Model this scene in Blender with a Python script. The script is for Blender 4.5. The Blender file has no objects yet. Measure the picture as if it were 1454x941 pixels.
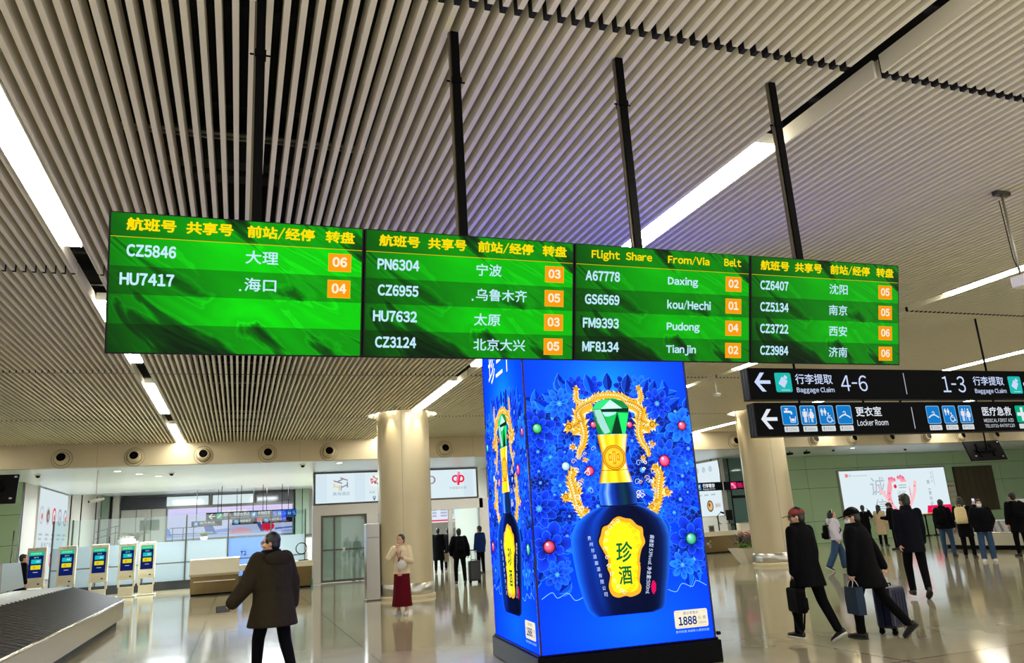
import bpy, bmesh, math, random
from mathutils import Vector, Matrix

PI = math.pi
SC = bpy.context.scene
COL = SC.collection
R_ = math.radians

# ------------------------------------------------------------------ camera
cam_data = bpy.data.cameras.new('camera')
cam_data.sensor_fit = 'HORIZONTAL'
cam_data.sensor_width = 36.0
cam_data.lens = 1090.0 / 1454.0 * 36.0
cam_data.clip_end = 300
cam = bpy.data.objects.new('camera', cam_data)
COL.objects.link(cam)
_yaw, _pit, _rol = R_(19.882), R_(14.316), R_(-3.532)
_f = Vector((math.sin(_yaw) * math.cos(_pit), math.cos(_yaw) * math.cos(_pit), math.sin(_pit)))
_r = Vector((math.cos(_yaw), -math.sin(_yaw), 0.0))
_u = _r.cross(_f)
_r, _u = _r * math.cos(_rol) + _u * math.sin(_rol), -_r * math.sin(_rol) + _u * math.cos(_rol)
_m = Matrix((_r, _u, -_f)).transposed().to_4x4()
_m.translation = Vector((0, 0, 1.58))
cam.matrix_world = _m
SC.camera = cam

# ------------------------------------------------------------------ world, exposure
world = bpy.data.worlds.new('hall_daylight')  # even fill from all round, added to brighten the baffle undersides
SC.world = world
world.use_nodes = True
world.node_tree.nodes['Background'].inputs[0].default_value = (1.0, 0.975, 0.91, 1)
world.node_tree.nodes['Background'].inputs[1].default_value = 1.75
SC.view_settings.view_transform = 'Standard'
SC.view_settings.look = 'None'
SC.view_settings.exposure = 0.0
SC.view_settings.gamma = 1.0
SC.view_settings.use_curve_mapping = False
STRIP_STRENGTH = 36.0
HALL_POWER = 640.0
KIOSK_GLOW = 1.6


def area_lamp(name, loc, sx, sy, power, col, rot=(0, 0, 0)):
    l = bpy.data.lights.new(name, 'AREA')
    l.shape = 'RECTANGLE'
    l.size, l.size_y, l.energy, l.color = sx, sy, power, col
    o = bpy.data.objects.new(name, l)
    COL.objects.link(o)
    o.location, o.rotation_euler = loc, rot
    return o


# ceiling lamps of the arrivals hall behind the glass
for i, (x, y) in enumerate([(-3.6, 33), (0.6, 33), (-3.0, 41), (1.5, 41), (5.8, 34), (5.8, 40), (16.5, 34)]):
    area_lamp('hall_lamp', (x, y, 3.98 if y < 38 else 4.35), 1.6, 2.6, HALL_POWER, (0.86, 0.95, 1.0))


# ------------------------------------------------------------------ colour and materials
def lin(c):
    c = c / 255.0
    return c / 12.92 if c <= 0.04045 else ((c + 0.055) / 1.055) ** 2.4


def S(r, g, b, a=1.0):
    return (lin(r), lin(g), lin(b), a)


MATS = {}


def mat(name, col=(0.5, 0.5, 0.5, 1), rough=0.5, metal=0.0, emit=None, strength=0.0, spec=0.5, coat=0.0, alpha=1.0):
    if name in MATS:
        return MATS[name]
    m = bpy.data.materials.new(name)
    m.use_nodes = True
    b = m.node_tree.nodes['Principled BSDF']
    b.inputs['Base Color'].default_value = col
    b.inputs['Roughness'].default_value = rough
    b.inputs['Metallic'].default_value = metal
    b.inputs['Specular IOR Level'].default_value = spec
    b.inputs['Coat Weight'].default_value = coat
    b.inputs['Alpha'].default_value = alpha
    if emit is not None:
        b.inputs['Emission Color'].default_value = emit
        b.inputs['Emission Strength'].default_value = strength
    MATS[name] = m
    return m


def speckle(m, scale, amount, bump=0.0, bscale=None, detail=3):
    """fine procedural colour variation (and optional bump) on a principled material"""
    nt = m.node_tree
    b = nt.nodes['Principled BSDF']
    base = tuple(b.inputs['Base Color'].default_value)
    tc = nt.nodes.new('ShaderNodeTexCoord')
    n = nt.nodes.new('ShaderNodeTexNoise')
    n.inputs['Scale'].default_value = scale
    n.inputs['Detail'].default_value = detail
    nt.links.new(tc.outputs['Object'], n.inputs['Vector'])
    mix = nt.nodes.new('ShaderNodeMix')
    mix.data_type = 'RGBA'
    mix.inputs[6].default_value = tuple(max(0, c * (1 - amount)) for c in base[:3]) + (1,)
    mix.inputs[7].default_value = tuple(min(1, c * (1 + amount)) for c in base[:3]) + (1,)
    nt.links.new(n.outputs['Fac'], mix.inputs[0])
    nt.links.new(mix.outputs[2], b.inputs['Base Color'])
    if bump:
        n2 = nt.nodes.new('ShaderNodeTexNoise')
        n2.inputs['Scale'].default_value = bscale or scale
        nt.links.new(tc.outputs['Object'], n2.inputs['Vector'])
        bp = nt.nodes.new('ShaderNodeBump')
        bp.inputs['Strength'].default_value = bump
        bp.inputs['Distance'].default_value = 0.02
        nt.links.new(n2.outputs['Fac'], bp.inputs['Height'])
        nt.links.new(bp.outputs['Normal'], b.inputs['Normal'])
    return m


def print_mat(name, strength):
    """a backlit print or screen: shows the mesh's printed colours and gives off their light"""
    if name in MATS:
        return MATS[name]
    m = bpy.data.materials.new(name)
    m.use_nodes = True
    nt = m.node_tree
    b = nt.nodes['Principled BSDF']
    b.inputs['Base Color'].default_value = (0.004, 0.004, 0.004, 1)
    b.inputs['Roughness'].default_value = 0.35
    b.inputs['Specular IOR Level'].default_value = 0.0
    at = nt.nodes.new('ShaderNodeAttribute')
    at.attribute_name = 'Col'
    nt.links.new(at.outputs['Color'], b.inputs['Emission Color'])
    b.inputs['Emission Strength'].default_value = strength
    MATS[name] = m
    return m


def ink_mat(name, rough=0.5):
    """an unlit print: the mesh's printed colours as plain ink"""
    if name in MATS:
        return MATS[name]
    m = bpy.data.materials.new(name)
    m.use_nodes = True
    nt = m.node_tree
    at = nt.nodes.new('ShaderNodeAttribute')
    at.attribute_name = 'Col'
    nt.links.new(at.outputs['Color'], nt.nodes['Principled BSDF'].inputs['Base Color'])
    nt.nodes['Principled BSDF'].inputs['Roughness'].default_value = rough
    MATS[name] = m
    return m


def glass_mat(name, tint=(0.85, 0.93, 0.92, 1), refl=0.10, frost=0.0, frost_col=(0.7, 0.8, 0.82, 1)):
    """thin pane: clear with a faint reflection, or partly frosted"""
    if name in MATS:
        return MATS[name]
    m = bpy.data.materials.new(name)
    m.use_nodes = True
    nt = m.node_tree
    nt.nodes.remove(nt.nodes['Principled BSDF'])
    out = nt.nodes['Material Output']
    tr = nt.nodes.new('ShaderNodeBsdfTransparent')
    tr.inputs[0].default_value = tint
    gl = nt.nodes.new('ShaderNodeBsdfGlossy')
    gl.inputs['Roughness'].default_value = 0.03
    mx = nt.nodes.new('ShaderNodeMixShader')
    mx.inputs[0].default_value = refl
    nt.links.new(tr.outputs[0], mx.inputs[1])
    nt.links.new(gl.outputs[0], mx.inputs[2])
    last = mx
    if frost > 0:
        df = nt.nodes.new('ShaderNodeBsdfDiffuse')
        df.inputs[0].default_value = frost_col
        tl = nt.nodes.new('ShaderNodeBsdfTranslucent')
        tl.inputs[0].default_value = frost_col
        ad = nt.nodes.new('ShaderNodeMixShader')
        ad.inputs[0].default_value = 0.5
        nt.links.new(df.outputs[0], ad.inputs[1])
        nt.links.new(tl.outputs[0], ad.inputs[2])
        m2 = nt.nodes.new('ShaderNodeMixShader')
        m2.inputs[0].default_value = frost
        nt.links.new(mx.outputs[0], m2.inputs[1])
        nt.links.new(ad.outputs[0], m2.inputs[2])
        last = m2
    nt.links.new(last.outputs[0], out.inputs['Surface'])
    MATS[name] = m
    return m


# ------------------------------------------------------------------ mesh builder
class MB:
    def __init__(self):
        self.v, self.f, self.mi, self.c, self.sm = [], [], [], {}, []
        self.T = Matrix.Identity(4)

    def add(self, vs, fs, mi=0, col=None, smooth=False):
        o = len(self.v)
        for p in vs:
            self.v.append(self.T @ Vector(p))
        for f in fs:
            if col is not None:
                self.c[len(self.f)] = col
            self.f.append([o + i for i in f])
            self.mi.append(mi)
            self.sm.append(smooth)
        return self

    def box(self, c, s, mi=0, rz=0.0, ry=0.0, rx=0.0):
        M = Matrix.Translation(c) @ Matrix.Rotation(rz, 4, 'Z') @ Matrix.Rotation(ry, 4, 'Y') @ Matrix.Rotation(rx, 4, 'X')
        h = [x / 2 for x in s]
        vs = [M @ Vector((sx * h[0], sy * h[1], sz * h[2])) for sx in (-1, 1) for sy in (-1, 1) for sz in (-1, 1)]
        return self.add(vs, [(0, 1, 3, 2), (4, 6, 7, 5), (0, 4, 5, 1), (2, 3, 7, 6), (0, 2, 6, 4), (1, 5, 7, 3)], mi)

    def b2(self, a, b, mi=0):
        return self.box([(a[i] + b[i]) / 2 for i in range(3)], [abs(b[i] - a[i]) for i in range(3)], mi)

    def loft(self, rings, mi=0, cap=True, smooth=True, closed=True):
        n = len(rings[0])
        vs = [p for r in rings for p in r]
        fs = []
        for i in range(len(rings) - 1):
            for j in range(n if closed else n - 1):
                k = (j + 1) % n
                fs.append((i * n + j, i * n + k, (i + 1) * n + k, (i + 1) * n + j))
        self.add(vs, fs, mi, smooth=smooth)
        if cap:
            self.add(rings[0], [tuple(range(n))[::-1]], mi)
            self.add(rings[-1], [tuple(range(n))], mi)
        return self

    def lathe(self, prof, n=32, mi=0, cap=False, c=(0, 0, 0), smooth=True):
        rings = [[(c[0] + r * math.cos(2 * PI * j / n), c[1] + r * math.sin(2 * PI * j / n), c[2] + z) for j in range(n)] for r, z in prof]
        return self.loft(rings, mi, cap, smooth)

    def tube(self, pts, rad, n=8, mi=0, cap=True):
        pts = [Vector(p) for p in pts]
        rads = rad if isinstance(rad, (list, tuple)) else [rad] * len(pts)
        rings = []
        up = Vector((0, 0, 1))
        for i, p in enumerate(pts):
            d = (pts[min(i + 1, len(pts) - 1)] - pts[max(i - 1, 0)]).normalized()
            a = d.cross(up)
            if a.length < 1e-3:
                a = d.cross(Vector((0, 1, 0)))
            a.normalize()
            b = d.cross(a).normalized()
            rings.append([p + (a * math.cos(2 * PI * j / n) + b * math.sin(2 * PI * j / n)) * rads[i] for j in range(n)])
        return self.loft(rings, mi, cap)

    def capsule(self, p, q, ra, rb, n=10, mi=0):
        p, q = Vector(p), Vector(q)
        d = (q - p)
        L = d.length
        d = d / L if L > 1e-6 else Vector((0, 0, 1))
        pts, rd = [], []
        for k in (1.0, 0.8, 0.45):
            pts.append(p - d * ra * k)
            rd.append(ra * math.sqrt(max(0.0, 1 - k * k)) + 1e-4)
        pts.append(p); rd.append(ra)
        pts.append((p + q) / 2); rd.append((ra + rb) / 2)
        pts.append(q); rd.append(rb)
        for k in (0.45, 0.8, 1.0):
            pts.append(q + d * rb * k)
            rd.append(rb * math.sqrt(max(0.0, 1 - k * k)) + 1e-4)
        a = d.cross(Vector((0, 0, 1)))
        if a.length < 1e-3:
            a = d.cross(Vector((0, 1, 0)))
        a.normalize()
        b = d.cross(a).normalized()
        rings = [[c + (a * math.cos(2 * PI * j / n) + b * math.sin(2 * PI * j / n)) * r for j in range(n)] for c, r in zip(pts, rd)]
        return self.loft(rings, mi)

    def ell(self, c, r, n=12, m=8, mi=0, M=None):
        rings = []
        for i in range(m + 1):
            t = -PI / 2 + PI * i / m
            cr = max(math.cos(t), 0.003)
            ring = [Vector((r[0] * cr * math.cos(2 * PI * j / n), r[1] * cr * math.sin(2 * PI * j / n), r[2] * math.sin(t))) for j in range(n)]
            if M is not None:
                ring = [M @ p for p in ring]
            rings.append([p + Vector(c) for p in ring])
        return self.loft(rings, mi)

    def prism(self, poly, z0, z1, mi=0):
        n = len(poly)
        vs = [(x, y, z0) for x, y in poly] + [(x, y, z1) for x, y in poly]
        fs = [tuple(range(n))[::-1], tuple(range(n, 2 * n))] + [(i, (i + 1) % n, n + (i + 1) % n, n + i) for i in range(n)]
        return self.add(vs, fs, mi)

    def build(self, name, mats, parent=None, bevel=0.0, loc=None, fix=True):
        me = bpy.data.meshes.new(name)
        me.from_pydata([tuple(v) for v in self.v], [], self.f)
        if not isinstance(mats, (list, tuple)):
            mats = [mats]
        for m in mats:
            me.materials.append(m)
        me.polygons.foreach_set('material_index', self.mi)
        me.polygons.foreach_set('use_smooth', self.sm)
        if self.c:
            at = me.color_attributes.new('Col', 'FLOAT_COLOR', 'CORNER')
            flat = []
            for i, p in enumerate(me.polygons):
                c = self.c.get(i)
                k = p.loop_total
                if c is None:
                    flat += [0.5, 0.5, 0.5, 1.0] * k
                elif isinstance(c[0], (tuple, list)):
                    for q in c:
                        flat += list(q[:3]) + [1.0]
                else:
                    flat += (list(c[:3]) + [1.0]) * k
            at.data.foreach_set('color', flat)
        me.validate()
        if fix and not self.c:
            bm = bmesh.new()
            bm.from_mesh(me)
            bmesh.ops.remove_doubles(bm, verts=bm.verts, dist=1e-5)
            bmesh.ops.recalc_face_normals(bm, faces=bm.faces)
            bm.to_mesh(me)
            bm.free()
        me.update()
        o = bpy.data.objects.new(name, me)
        COL.objects.link(o)
        if parent is not None:
            o.parent = parent
        if loc is not None:
            o.location = loc
        if bevel > 0:
            bv = o.modifiers.new('bevel', 'BEVEL')
            bv.width, bv.segments, bv.limit_method = bevel, 2, 'ANGLE'
        return o


def tag(o, label=None, cat=None, group=None, kind=None):
    if label:
        o['label'] = label
    if cat:
        o['category'] = cat
    if group:
        o['group'] = group
    if kind:
        o['kind'] = kind
    return o


def thing(name, label, cat, loc=(0, 0, 0), rz=0.0, group=None):
    o = bpy.data.objects.new(name, None)
    o.empty_display_size = 0.1
    COL.objects.link(o)
    o.location = loc
    o.rotation_euler = (0, 0, rz)
    return tag(o, label, cat, group)


def struct(o):
    for k in ('label', 'category'):
        if k in o:
            del o[k]
    o['kind'] = 'structure'
    return o


def dup(root, loc, label=None, rz=None, group=None):
    r = root.copy()
    COL.objects.link(r)
    r.location = loc
    if rz is not None:
        r.rotation_euler = (0, 0, rz)
    if label:
        r['label'] = label
    if group:
        r['group'] = group
    for ch in list(root.children):
        c = ch.copy()
        COL.objects.link(c)
        c.parent = r
        for g in list(ch.children):
            d = g.copy()
            COL.objects.link(d)
            d.parent = c
    return r


# ------------------------------------------------------------------ flat artwork (prints, screens, lettering)
TXT = {}


def glyph(ch):
    """one character as flat triangles on the em square"""
    if ch in TXT:
        return TXT[ch]
    w = chr(ord(ch) + 0xFEE0) if 33 <= ord(ch) <= 126 else ch
    cu = bpy.data.curves.new('lettering', 'FONT')
    cu.body = w
    cu.size = 1.0
    cu.resolution_u = 3
    o = bpy.data.objects.new('lettering', cu)
    tmp = bpy.data.scenes.new('lettering')
    tmp.collection.objects.link(o)
    vl = tmp.view_layers[0]
    vl.update()
    ev = o.evaluated_get(vl.depsgraph)
    me = ev.to_mesh()
    vs = [(v.co.x, v.co.y) for v in me.vertices]
    fs = [tuple(p.vertices) for p in me.polygons]
    ev.to_mesh_clear()
    bpy.data.scenes.remove(tmp)
    bpy.data.objects.remove(o)
    bpy.data.curves.remove(cu)
    TXT[ch] = (vs, fs)
    return TXT[ch]


def text_tris(s):
    """a line of lettering: proportional Latin, full-width Chinese"""
    key = 'line:' + s
    if key in TXT:
        return TXT[key]
    V, F, x = [], [], 0.0
    for ch in s:
        if ch == ' ':
            x += 0.26
            continue
        vs, fs = glyph(ch)
        if ord(ch) < 128:
            a, b = min(v[0] for v in vs), max(v[0] for v in vs)
            sb = 0.055 if ch not in '-:./' else 0.04
            if ch in '/-':
                vs = [(q[0] * 0.45, q[1]) for q in vs]
                a, b = a * 0.45, b * 0.45
            dx, adv = x + sb - a, (b - a) + 2 * sb
            if ch.isdigit() and b - a < 0.48:
                dx, adv = x + (0.54 - (b - a)) / 2 - a, 0.54
        else:
            dx, adv = x, 1.0
        o = len(V)
        V += [(v[0] + dx, v[1]) for v in vs]
        F += [tuple(o + i for i in f) for f in fs]
        x += adv
    x0 = min(v[0] for v in V); x1 = max(v[0] for v in V)
    y0 = min(v[1] for v in V); y1 = max(v[1] for v in V)
    TXT[key] = (V, F, (x0, y0, x1, y1))
    return TXT[key]


class Art:
    """coloured flat shapes on a (u, v) sheet; later shapes lie above earlier ones"""

    def __init__(self, eps=0.0006):
        self.items, self.L, self.eps = [], 1, eps

    def up(self):
        self.L += 1
        return self

    def poly(self, pts, col):
        self.items.append((list(pts), [tuple(range(len(pts)))], col, self.L))
        return self

    def mesh(self, pts, fs, cols):
        """cols: one colour per point"""
        self.items.append((pts, fs, cols, self.L, True))
        return self

    def rect(self, u0, v0, u1, v1, col):
        return self.poly([(u0, v0), (u1, v0), (u1, v1), (u0, v1)], col)

    def rrect(self, u0, v0, u1, v1, r, col):
        p = []
        for cx, cy, a0 in ((u1 - r, v0 + r, -90), (u1 - r, v1 - r, 0), (u0 + r, v1 - r, 90), (u0 + r, v0 + r, 180)):
            for k in range(5):
                a = R_(a0 + 22.5 * k)
                p.append((cx + r * math.cos(a), cy + r * math.sin(a)))
        return self.poly(p, col)

    def circ(self, u, v, r, col, n=20, ry=None):
        ry = ry or r
        return self.poly([(u + r * math.cos(2 * PI * k / n), v + ry * math.sin(2 * PI * k / n)) for k in range(n)], col)

    def fan(self, pts, c, cc, ce):
        n = len(pts)
        return self.mesh([c] + list(pts), [(0, 1 + i, 1 + (i + 1) % n) for i in range(n)], [cc] + [ce] * n)

    def line(self, pts, w, col, w1=None):
        w1 = w if w1 is None else w1
        n = len(pts)
        L, Rr = [], []
        for i, p in enumerate(pts):
            a = pts[max(i - 1, 0)]
            b = pts[min(i + 1, n - 1)]
            dx, dy = b[0] - a[0], b[1] - a[1]
            q = math.hypot(dx, dy) or 1e-6
            ww = (w + (w1 - w) * i / max(n - 1, 1)) / 2
            L.append((p[0] - dy / q * ww, p[1] + dx / q * ww))
            Rr.append((p[0] + dy / q * ww, p[1] - dx / q * ww))
        vs = L + Rr
        self.items.append((vs, [(n + i, n + i + 1, i + 1, i) for i in range(n - 1)], col, self.L))
        return self

    def arc(self, u, v, r, a0, a1, w, col, n=14):
        return self.line([(u + r * math.cos(R_(a0 + (a1 - a0) * k / n)), v + r * math.sin(R_(a0 + (a1 - a0) * k / n))) for k in range(n + 1)], w, col)

    def text(self, s, box, col, bold=0.0, rot=0.0, shear=0.0):
        """lettering stretched to fill box (u0, v0, u1, v1); bold thickens the strokes (in ems)"""
        vs, fs, (x0, y0, x1, y1) = text_tris(s)
        u0, v0, u1, v1 = box
        x0, x1, y0, y1 = x0 - bold, x1 + bold, y0 - bold, y1 + bold
        w, h = x1 - x0, y1 - y0
        cx, cy = (u0 + u1) / 2, (v0 + v1) / 2
        shifts = [(0, 0)]
        if bold >= 0.02:
            shifts = [(math.cos(k * PI / 4) * bold, math.sin(k * PI / 4) * bold) for k in range(8)]
        elif bold > 0:
            shifts = [(bold, 0), (-bold, 0), (0, bold), (0, -bold)]
        for ox, oy in shifts:
            if rot:
                ca, sa = math.cos(R_(rot)), math.sin(R_(rot))
                sx, sy = (v1 - v0) / w, (u1 - u0) / h
                pts = []
                for x, y in vs:
                    a, b = (x + ox - (x0 + x1) / 2) * sx, (y + oy - (y0 + y1) / 2) * sy
                    pts.append((cx + a * ca - b * sa, cy + a * sa + b * ca))
            else:
                sx, sy = (u1 - u0) / w, (v1 - v0) / h
                pts = [(u0 + (x + ox - x0) * sx + shear * (y + oy - y0) * sy, v0 + (y + oy - y0) * sy) for x, y in vs]
            self.items.append((pts, fs, col, self.L))
        return self

    def into(self, mb, fn, mi=0):
        """fn(u, v, d) -> 3D point, d = distance in front of the sheet"""
        for it in self.items:
            pts, fs, col, L = it[:4]
            vs = [fn(p[0], p[1], L * self.eps) for p in pts]
            if len(it) == 5:
                o = len(mb.v)
                for p in vs:
                    mb.v.append(mb.T @ Vector(p))
                for f in fs:
                    mb.c[len(mb.f)] = [col[i] for i in f]
                    mb.f.append([o + i for i in f])
                    mb.mi.append(mi)
                    mb.sm.append(False)
            else:
                mb.add(vs, fs, mi, col)
        return mb


def spline(pts, k=8):
    out = []
    n = len(pts)
    for i in range(n - 1):
        p0, p1, p2, p3 = pts[max(i - 1, 0)], pts[i], pts[i + 1], pts[min(i + 2, n - 1)]
        for j in range(k):
            t = j / k
            out.append(tuple(0.5 * (2 * p1[a] + (p2[a] - p0[a]) * t + (2 * p0[a] - 5 * p1[a] + 4 * p2[a] - p3[a]) * t * t + (3 * p1[a] - p0[a] - 3 * p2[a] + p3[a]) * t ** 3) for a in range(2)))
    out.append(tuple(pts[-1]))
    return out


# ------------------------------------------------------------------ shared materials
M_STEEL = speckle(mat('brushed_steel', S(190, 188, 180), 0.28, 1.0), 40, 0.12)
M_STEEL_D = mat('dark_steel', S(90, 88, 84), 0.35, 1.0)
M_BLACK = mat('black_paint', S(8, 8, 9), 0.4, spec=0.06)
M_BLACKM = mat('black_metal', S(13, 13, 13), 0.4, 0.1, spec=0.12)
M_SOFFIT = speckle(mat('beige_panel', S(196, 182, 146), 0.45), 3, 0.04)
M_COLUMN = speckle(mat('column_panel', S(190, 178, 146), 0.32, 0.15), 4, 0.03)
M_WHITE = mat('white_enamel', S(228, 226, 218), 0.35)
M_LAMP = mat('lamp_diffuser', S(255, 250, 240), 0.5, emit=(1.0, 0.975, 0.91, 1), strength=STRIP_STRENGTH)
M_GREENGLASS = mat('green_backpainted_glass', S(172, 202, 160), 0.06, 0.0, spec=0.7)
M_DARKGAP = mat('dark_joint', S(40, 42, 38), 0.6)
# ================================================================== the setting
CEIL = 4.75
CHAN = [-7.9, -1.75, 4.40, 10.55, 16.70, 22.85, 29.0]
ROWS = [3.93 + 5.73 * k for k in range(-2, 4)] + [25.9]
COLS = [(4.17, 20.76), (15.77, 20.77)]

# floor: polished beige-grey stone slabs
m = mat('polished_stone', S(150, 140, 110), 0.09, spec=0.55)
nt = m.node_tree
bs = nt.nodes['Principled BSDF']
tc = nt.nodes.new('ShaderNodeTexCoord')
mp = nt.nodes.new('ShaderNodeMapping')
mp.inputs['Location'].default_value = (0.62, 0.4, 0)
br = nt.nodes.new('ShaderNodeTexBrick')
br.offset = 0.0
br.inputs['Color1'].default_value = S(172, 163, 134)
br.inputs['Color2'].default_value = S(157, 148, 119)
br.inputs['Mortar'].default_value = S(62, 58, 46)
br.inputs['Scale'].default_value = 1.0
br.inputs['Mortar Size'].default_value = 0.011
br.inputs['Brick Width'].default_value = 2.4
br.inputs['Row Height'].default_value = 2.4
nz = nt.nodes.new('ShaderNodeTexNoise')
nz.inputs['Scale'].default_value = 1.7
nz.inputs['Detail'].default_value = 6
mx = nt.nodes.new('ShaderNodeMix')
mx.data_type = 'RGBA'
mx.blend_type = 'MULTIPLY'
mx.inputs[0].default_value = 0.5
rp = nt.nodes.new('ShaderNodeValToRGB')
rp.color_ramp.elements[0].position = 0.3
rp.color_ramp.elements[0].color = (0.72, 0.70, 0.66, 1)
rp.color_ramp.elements[1].position = 0.7
rp.color_ramp.elements[1].color = (1, 1, 1, 1)
nt.links.new(tc.outputs['Object'], mp.inputs['Vector'])
nt.links.new(mp.outputs[0], br.inputs['Vector'])
nt.links.new(tc.outputs['Object'], nz.inputs['Vector'])
nt.links.new(nz.outputs['Fac'], rp.inputs[0])
nt.links.new(br.outputs['Color'], mx.inputs[6])
nt.links.new(rp.outputs[0], mx.inputs[7])
nt.links.new(mx.outputs[2], bs.inputs['Base Color'])
n2 = nt.nodes.new('ShaderNodeTexNoise')
n2.inputs['Scale'].default_value = 0.9
n2.inputs['Detail'].default_value = 2
bp = nt.nodes.new('ShaderNodeBump')
bp.inputs['Strength'].default_value = 0.05
bp.inputs['Distance'].default_value = 0.05
nt.links.new(tc.outputs['Object'], n2.inputs['Vector'])
nt.links.new(n2.outputs['Fac'], bp.inputs['Height'])
nt.links.new(bp.outputs[0], bs.inputs['Normal'])
struct(MB().b2((-13.4, -1.0, -0.2), (41.6, 48, 0)).build('floor', m))  # ends behind the camera so world light reaches the baffles from below

# ceiling: open linear baffles under a dark plenum, interrupted by lamp channels and column rings
M_SLAT = mat('baffle_enamel', S(236, 229, 205), 0.42, spec=0.4)
M_PLENUM = mat('plenum_black', S(16, 16, 15), 0.9)
cm = MB()
cm.b2((-18, -9, 5.75), (42, 26.2, 5.95), 1)
for i in range(-130, 371):
    x = i * 0.1
    if any(abs(x - c) < 0.14 for c in CHAN):
        continue
    for k in range(len(ROWS) - 1):
        segs = [(ROWS[k] + 0.035, ROWS[k + 1] - 0.035 if k < len(ROWS) - 2 else ROWS[k + 1])]
        for (cx, cy) in COLS:
            if abs(x - cx) < 0.92:
                h = math.sqrt(0.92 ** 2 - (x - cx) ** 2)
                out = []
                for a, b in segs:
                    if b < cy - h or a > cy + h:
                        out.append((a, b))
                    else:
                        if a < cy - h:
                            out.append((a, cy - h))
                        if b > cy + h:
                            out.append((cy + h, b))
                segs = out
        for a, b in segs:
            if b - a > 0.05:
                cm.b2((x - 0.0195, a, CEIL), (x + 0.0195, b, CEIL + 0.17), 0)
        if k and all(math.hypot(x - cx, ROWS[k] - cy) > 1 for cx, cy in COLS):
            cm.b2((x - 0.018, ROWS[k] - 0.036, CEIL + 0.004), (x + 0.018, ROWS[k] + 0.036, CEIL + 0.165), 1)
# cross rails the baffles clip on to
for k in range(-6, 22):
    y = 1.0 + 1.2 * k
    if y < 25.5:
        cm.b2((-13, y - 0.03, CEIL + 0.175), (37, y + 0.03, CEIL + 0.20), 1)
for y in (2.1, 3.3, 6.5, 8.6, 12.2, 14.0, 17.8, 19.6):
    for x0, x1 in [(-13, -8.1), (-7.7, -1.95), (-1.55, 4.2), (4.6, 10.35), (10.75, 16.5), (16.9, 22.6), (23.1, 37)]:
        cm.b2((x0, y - 0.012, CEIL + 0.30), (x1, y + 0.012, CEIL + 0.32), 2)
        cm.b2((x0, y + 0.06, CEIL + 0.30), (x1, y + 0.084, CEIL + 0.32), 2)
# ducts up in the plenum
for y in (0.5, 7.4, 11.0, 16.5):
    cm.b2((-12, y, 5.25), (36, y + 0.5, 5.6), 3)
struct(cm.build('ceiling', [M_SLAT, M_PLENUM, mat('rail_zinc', S(150, 146, 130), 0.4, 0.4), mat('duct_dark', S(46, 46, 44), 0.7)]))

# cheek plates of the lamp channels
tm = MB()
for c in CHAN[1:6]:
    for k in range(len(ROWS) - 1):
        a, b = ROWS[k] + 0.035, ROWS[k + 1] - (0.035 if k < len(ROWS) - 2 else 0)
        for s in ((-1, 1) if c < 0 else (1,)):
            x = c + s * 0.125
            seg = [(a, b)]
            for (cx, cy) in COLS:
                if abs(x - cx) < 0.92:
                    h = math.sqrt(0.92 ** 2 - (x - cx) ** 2)
                    seg = [q for q in [(a, min(b, cy - h)), (max(a, cy + h), b)] if q[1] - q[0] > 0.05] if (a < cy + h and b > cy - h) else seg
            for q in seg:
                tm.b2((x - 0.012, q[0], CEIL), (x + 0.012, q[1], CEIL + (0.15 if c > 0 or s < 0 else 0.07)))
struct(tm.build('trim_1', M_SLAT))


def ceiling_lamp(x, y0, y1, label):
    t = thing('linear_ceiling_light', label, 'light', (x, (y0 + y1) / 2, CEIL), group=None)
    L = y1 - y0
    MB().b2((-0.1, -L / 2, 0.055), (0.1, L / 2, 0.16)).build('housing', M_WHITE, t)
    n = 3
    for i in range(n):
        a = -L / 2 + L * i / n
        MB().b2((-0.095, a + 0.006, 0.0), (0.095, a + L / n - 0.006, 0.05)).build('diffuser', M_LAMP, t)
    return t


PLACE = {
    (-1.75, 2): 'long white ceiling light strip left of the first flight screen, cut by the frame',
    (-1.75, 3): 'ceiling light strip just showing under the bottom left corner of the first green flight screen',
    (-1.75, 4): 'middle of the three white ceiling light strips below the first green flight screen',
    (-1.75, 5): 'white ceiling light strip nearest the beige soffit, on the left',
    (4.40, 2): 'bright white ceiling light strip meeting the third flight screen between two black posts',
    (4.40, 3): 'ceiling light strip just showing at the left edge of the tall blue advertising pillar',
    (4.40, 4): 'white ceiling light strip ending at the lit ring of the left column',
    (4.40, 5): 'ceiling light strip tip peeking out left of the head of the round column',
    (10.55, 2): 'white ceiling light strip at the right frame edge, above the guide signs',
    (10.55, 3): 'short piece of ceiling light strip under the bottom left corner of the last flight screen',
    (10.55, 4): 'ceiling light strip behind the tall blue advertising pillar',
    (16.70, 3): 'white ceiling light strip right above the baggage claim 1-3 sign',
    (16.70, 4): 'ceiling light strip showing in the gap between the two black guide signs',
    (16.70, 5): 'ceiling light strip right of the blue pillar below the arrow signs, near the soffit',
}
for c in CHAN + [35.2]:  # rows outside the view, and the one past the channels, are added for light
    for k in range(0, 6):
        if c > 20 and k < 3:
            continue
        y0 = 5.15 + 5.73 * (k - 2)
        y1 = y0 + 3.58
        if k == 1:
            y1 -= 0.45
        if c == 4.40 and k == 4:
            y0, y1 = 16.2, 19.75
        if c == 4.40 and k == 5:
            y0, y1 = 22.3, 25.8
        lab = PLACE.get((c, k), 'white linear ceiling light strip outside the view, added for its light')
        t = ceiling_lamp(c, y0, min(y1, 25.85), lab)
        if (c, k) not in PLACE:
            t['group'] = 'ceiling strips out of view'

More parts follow.
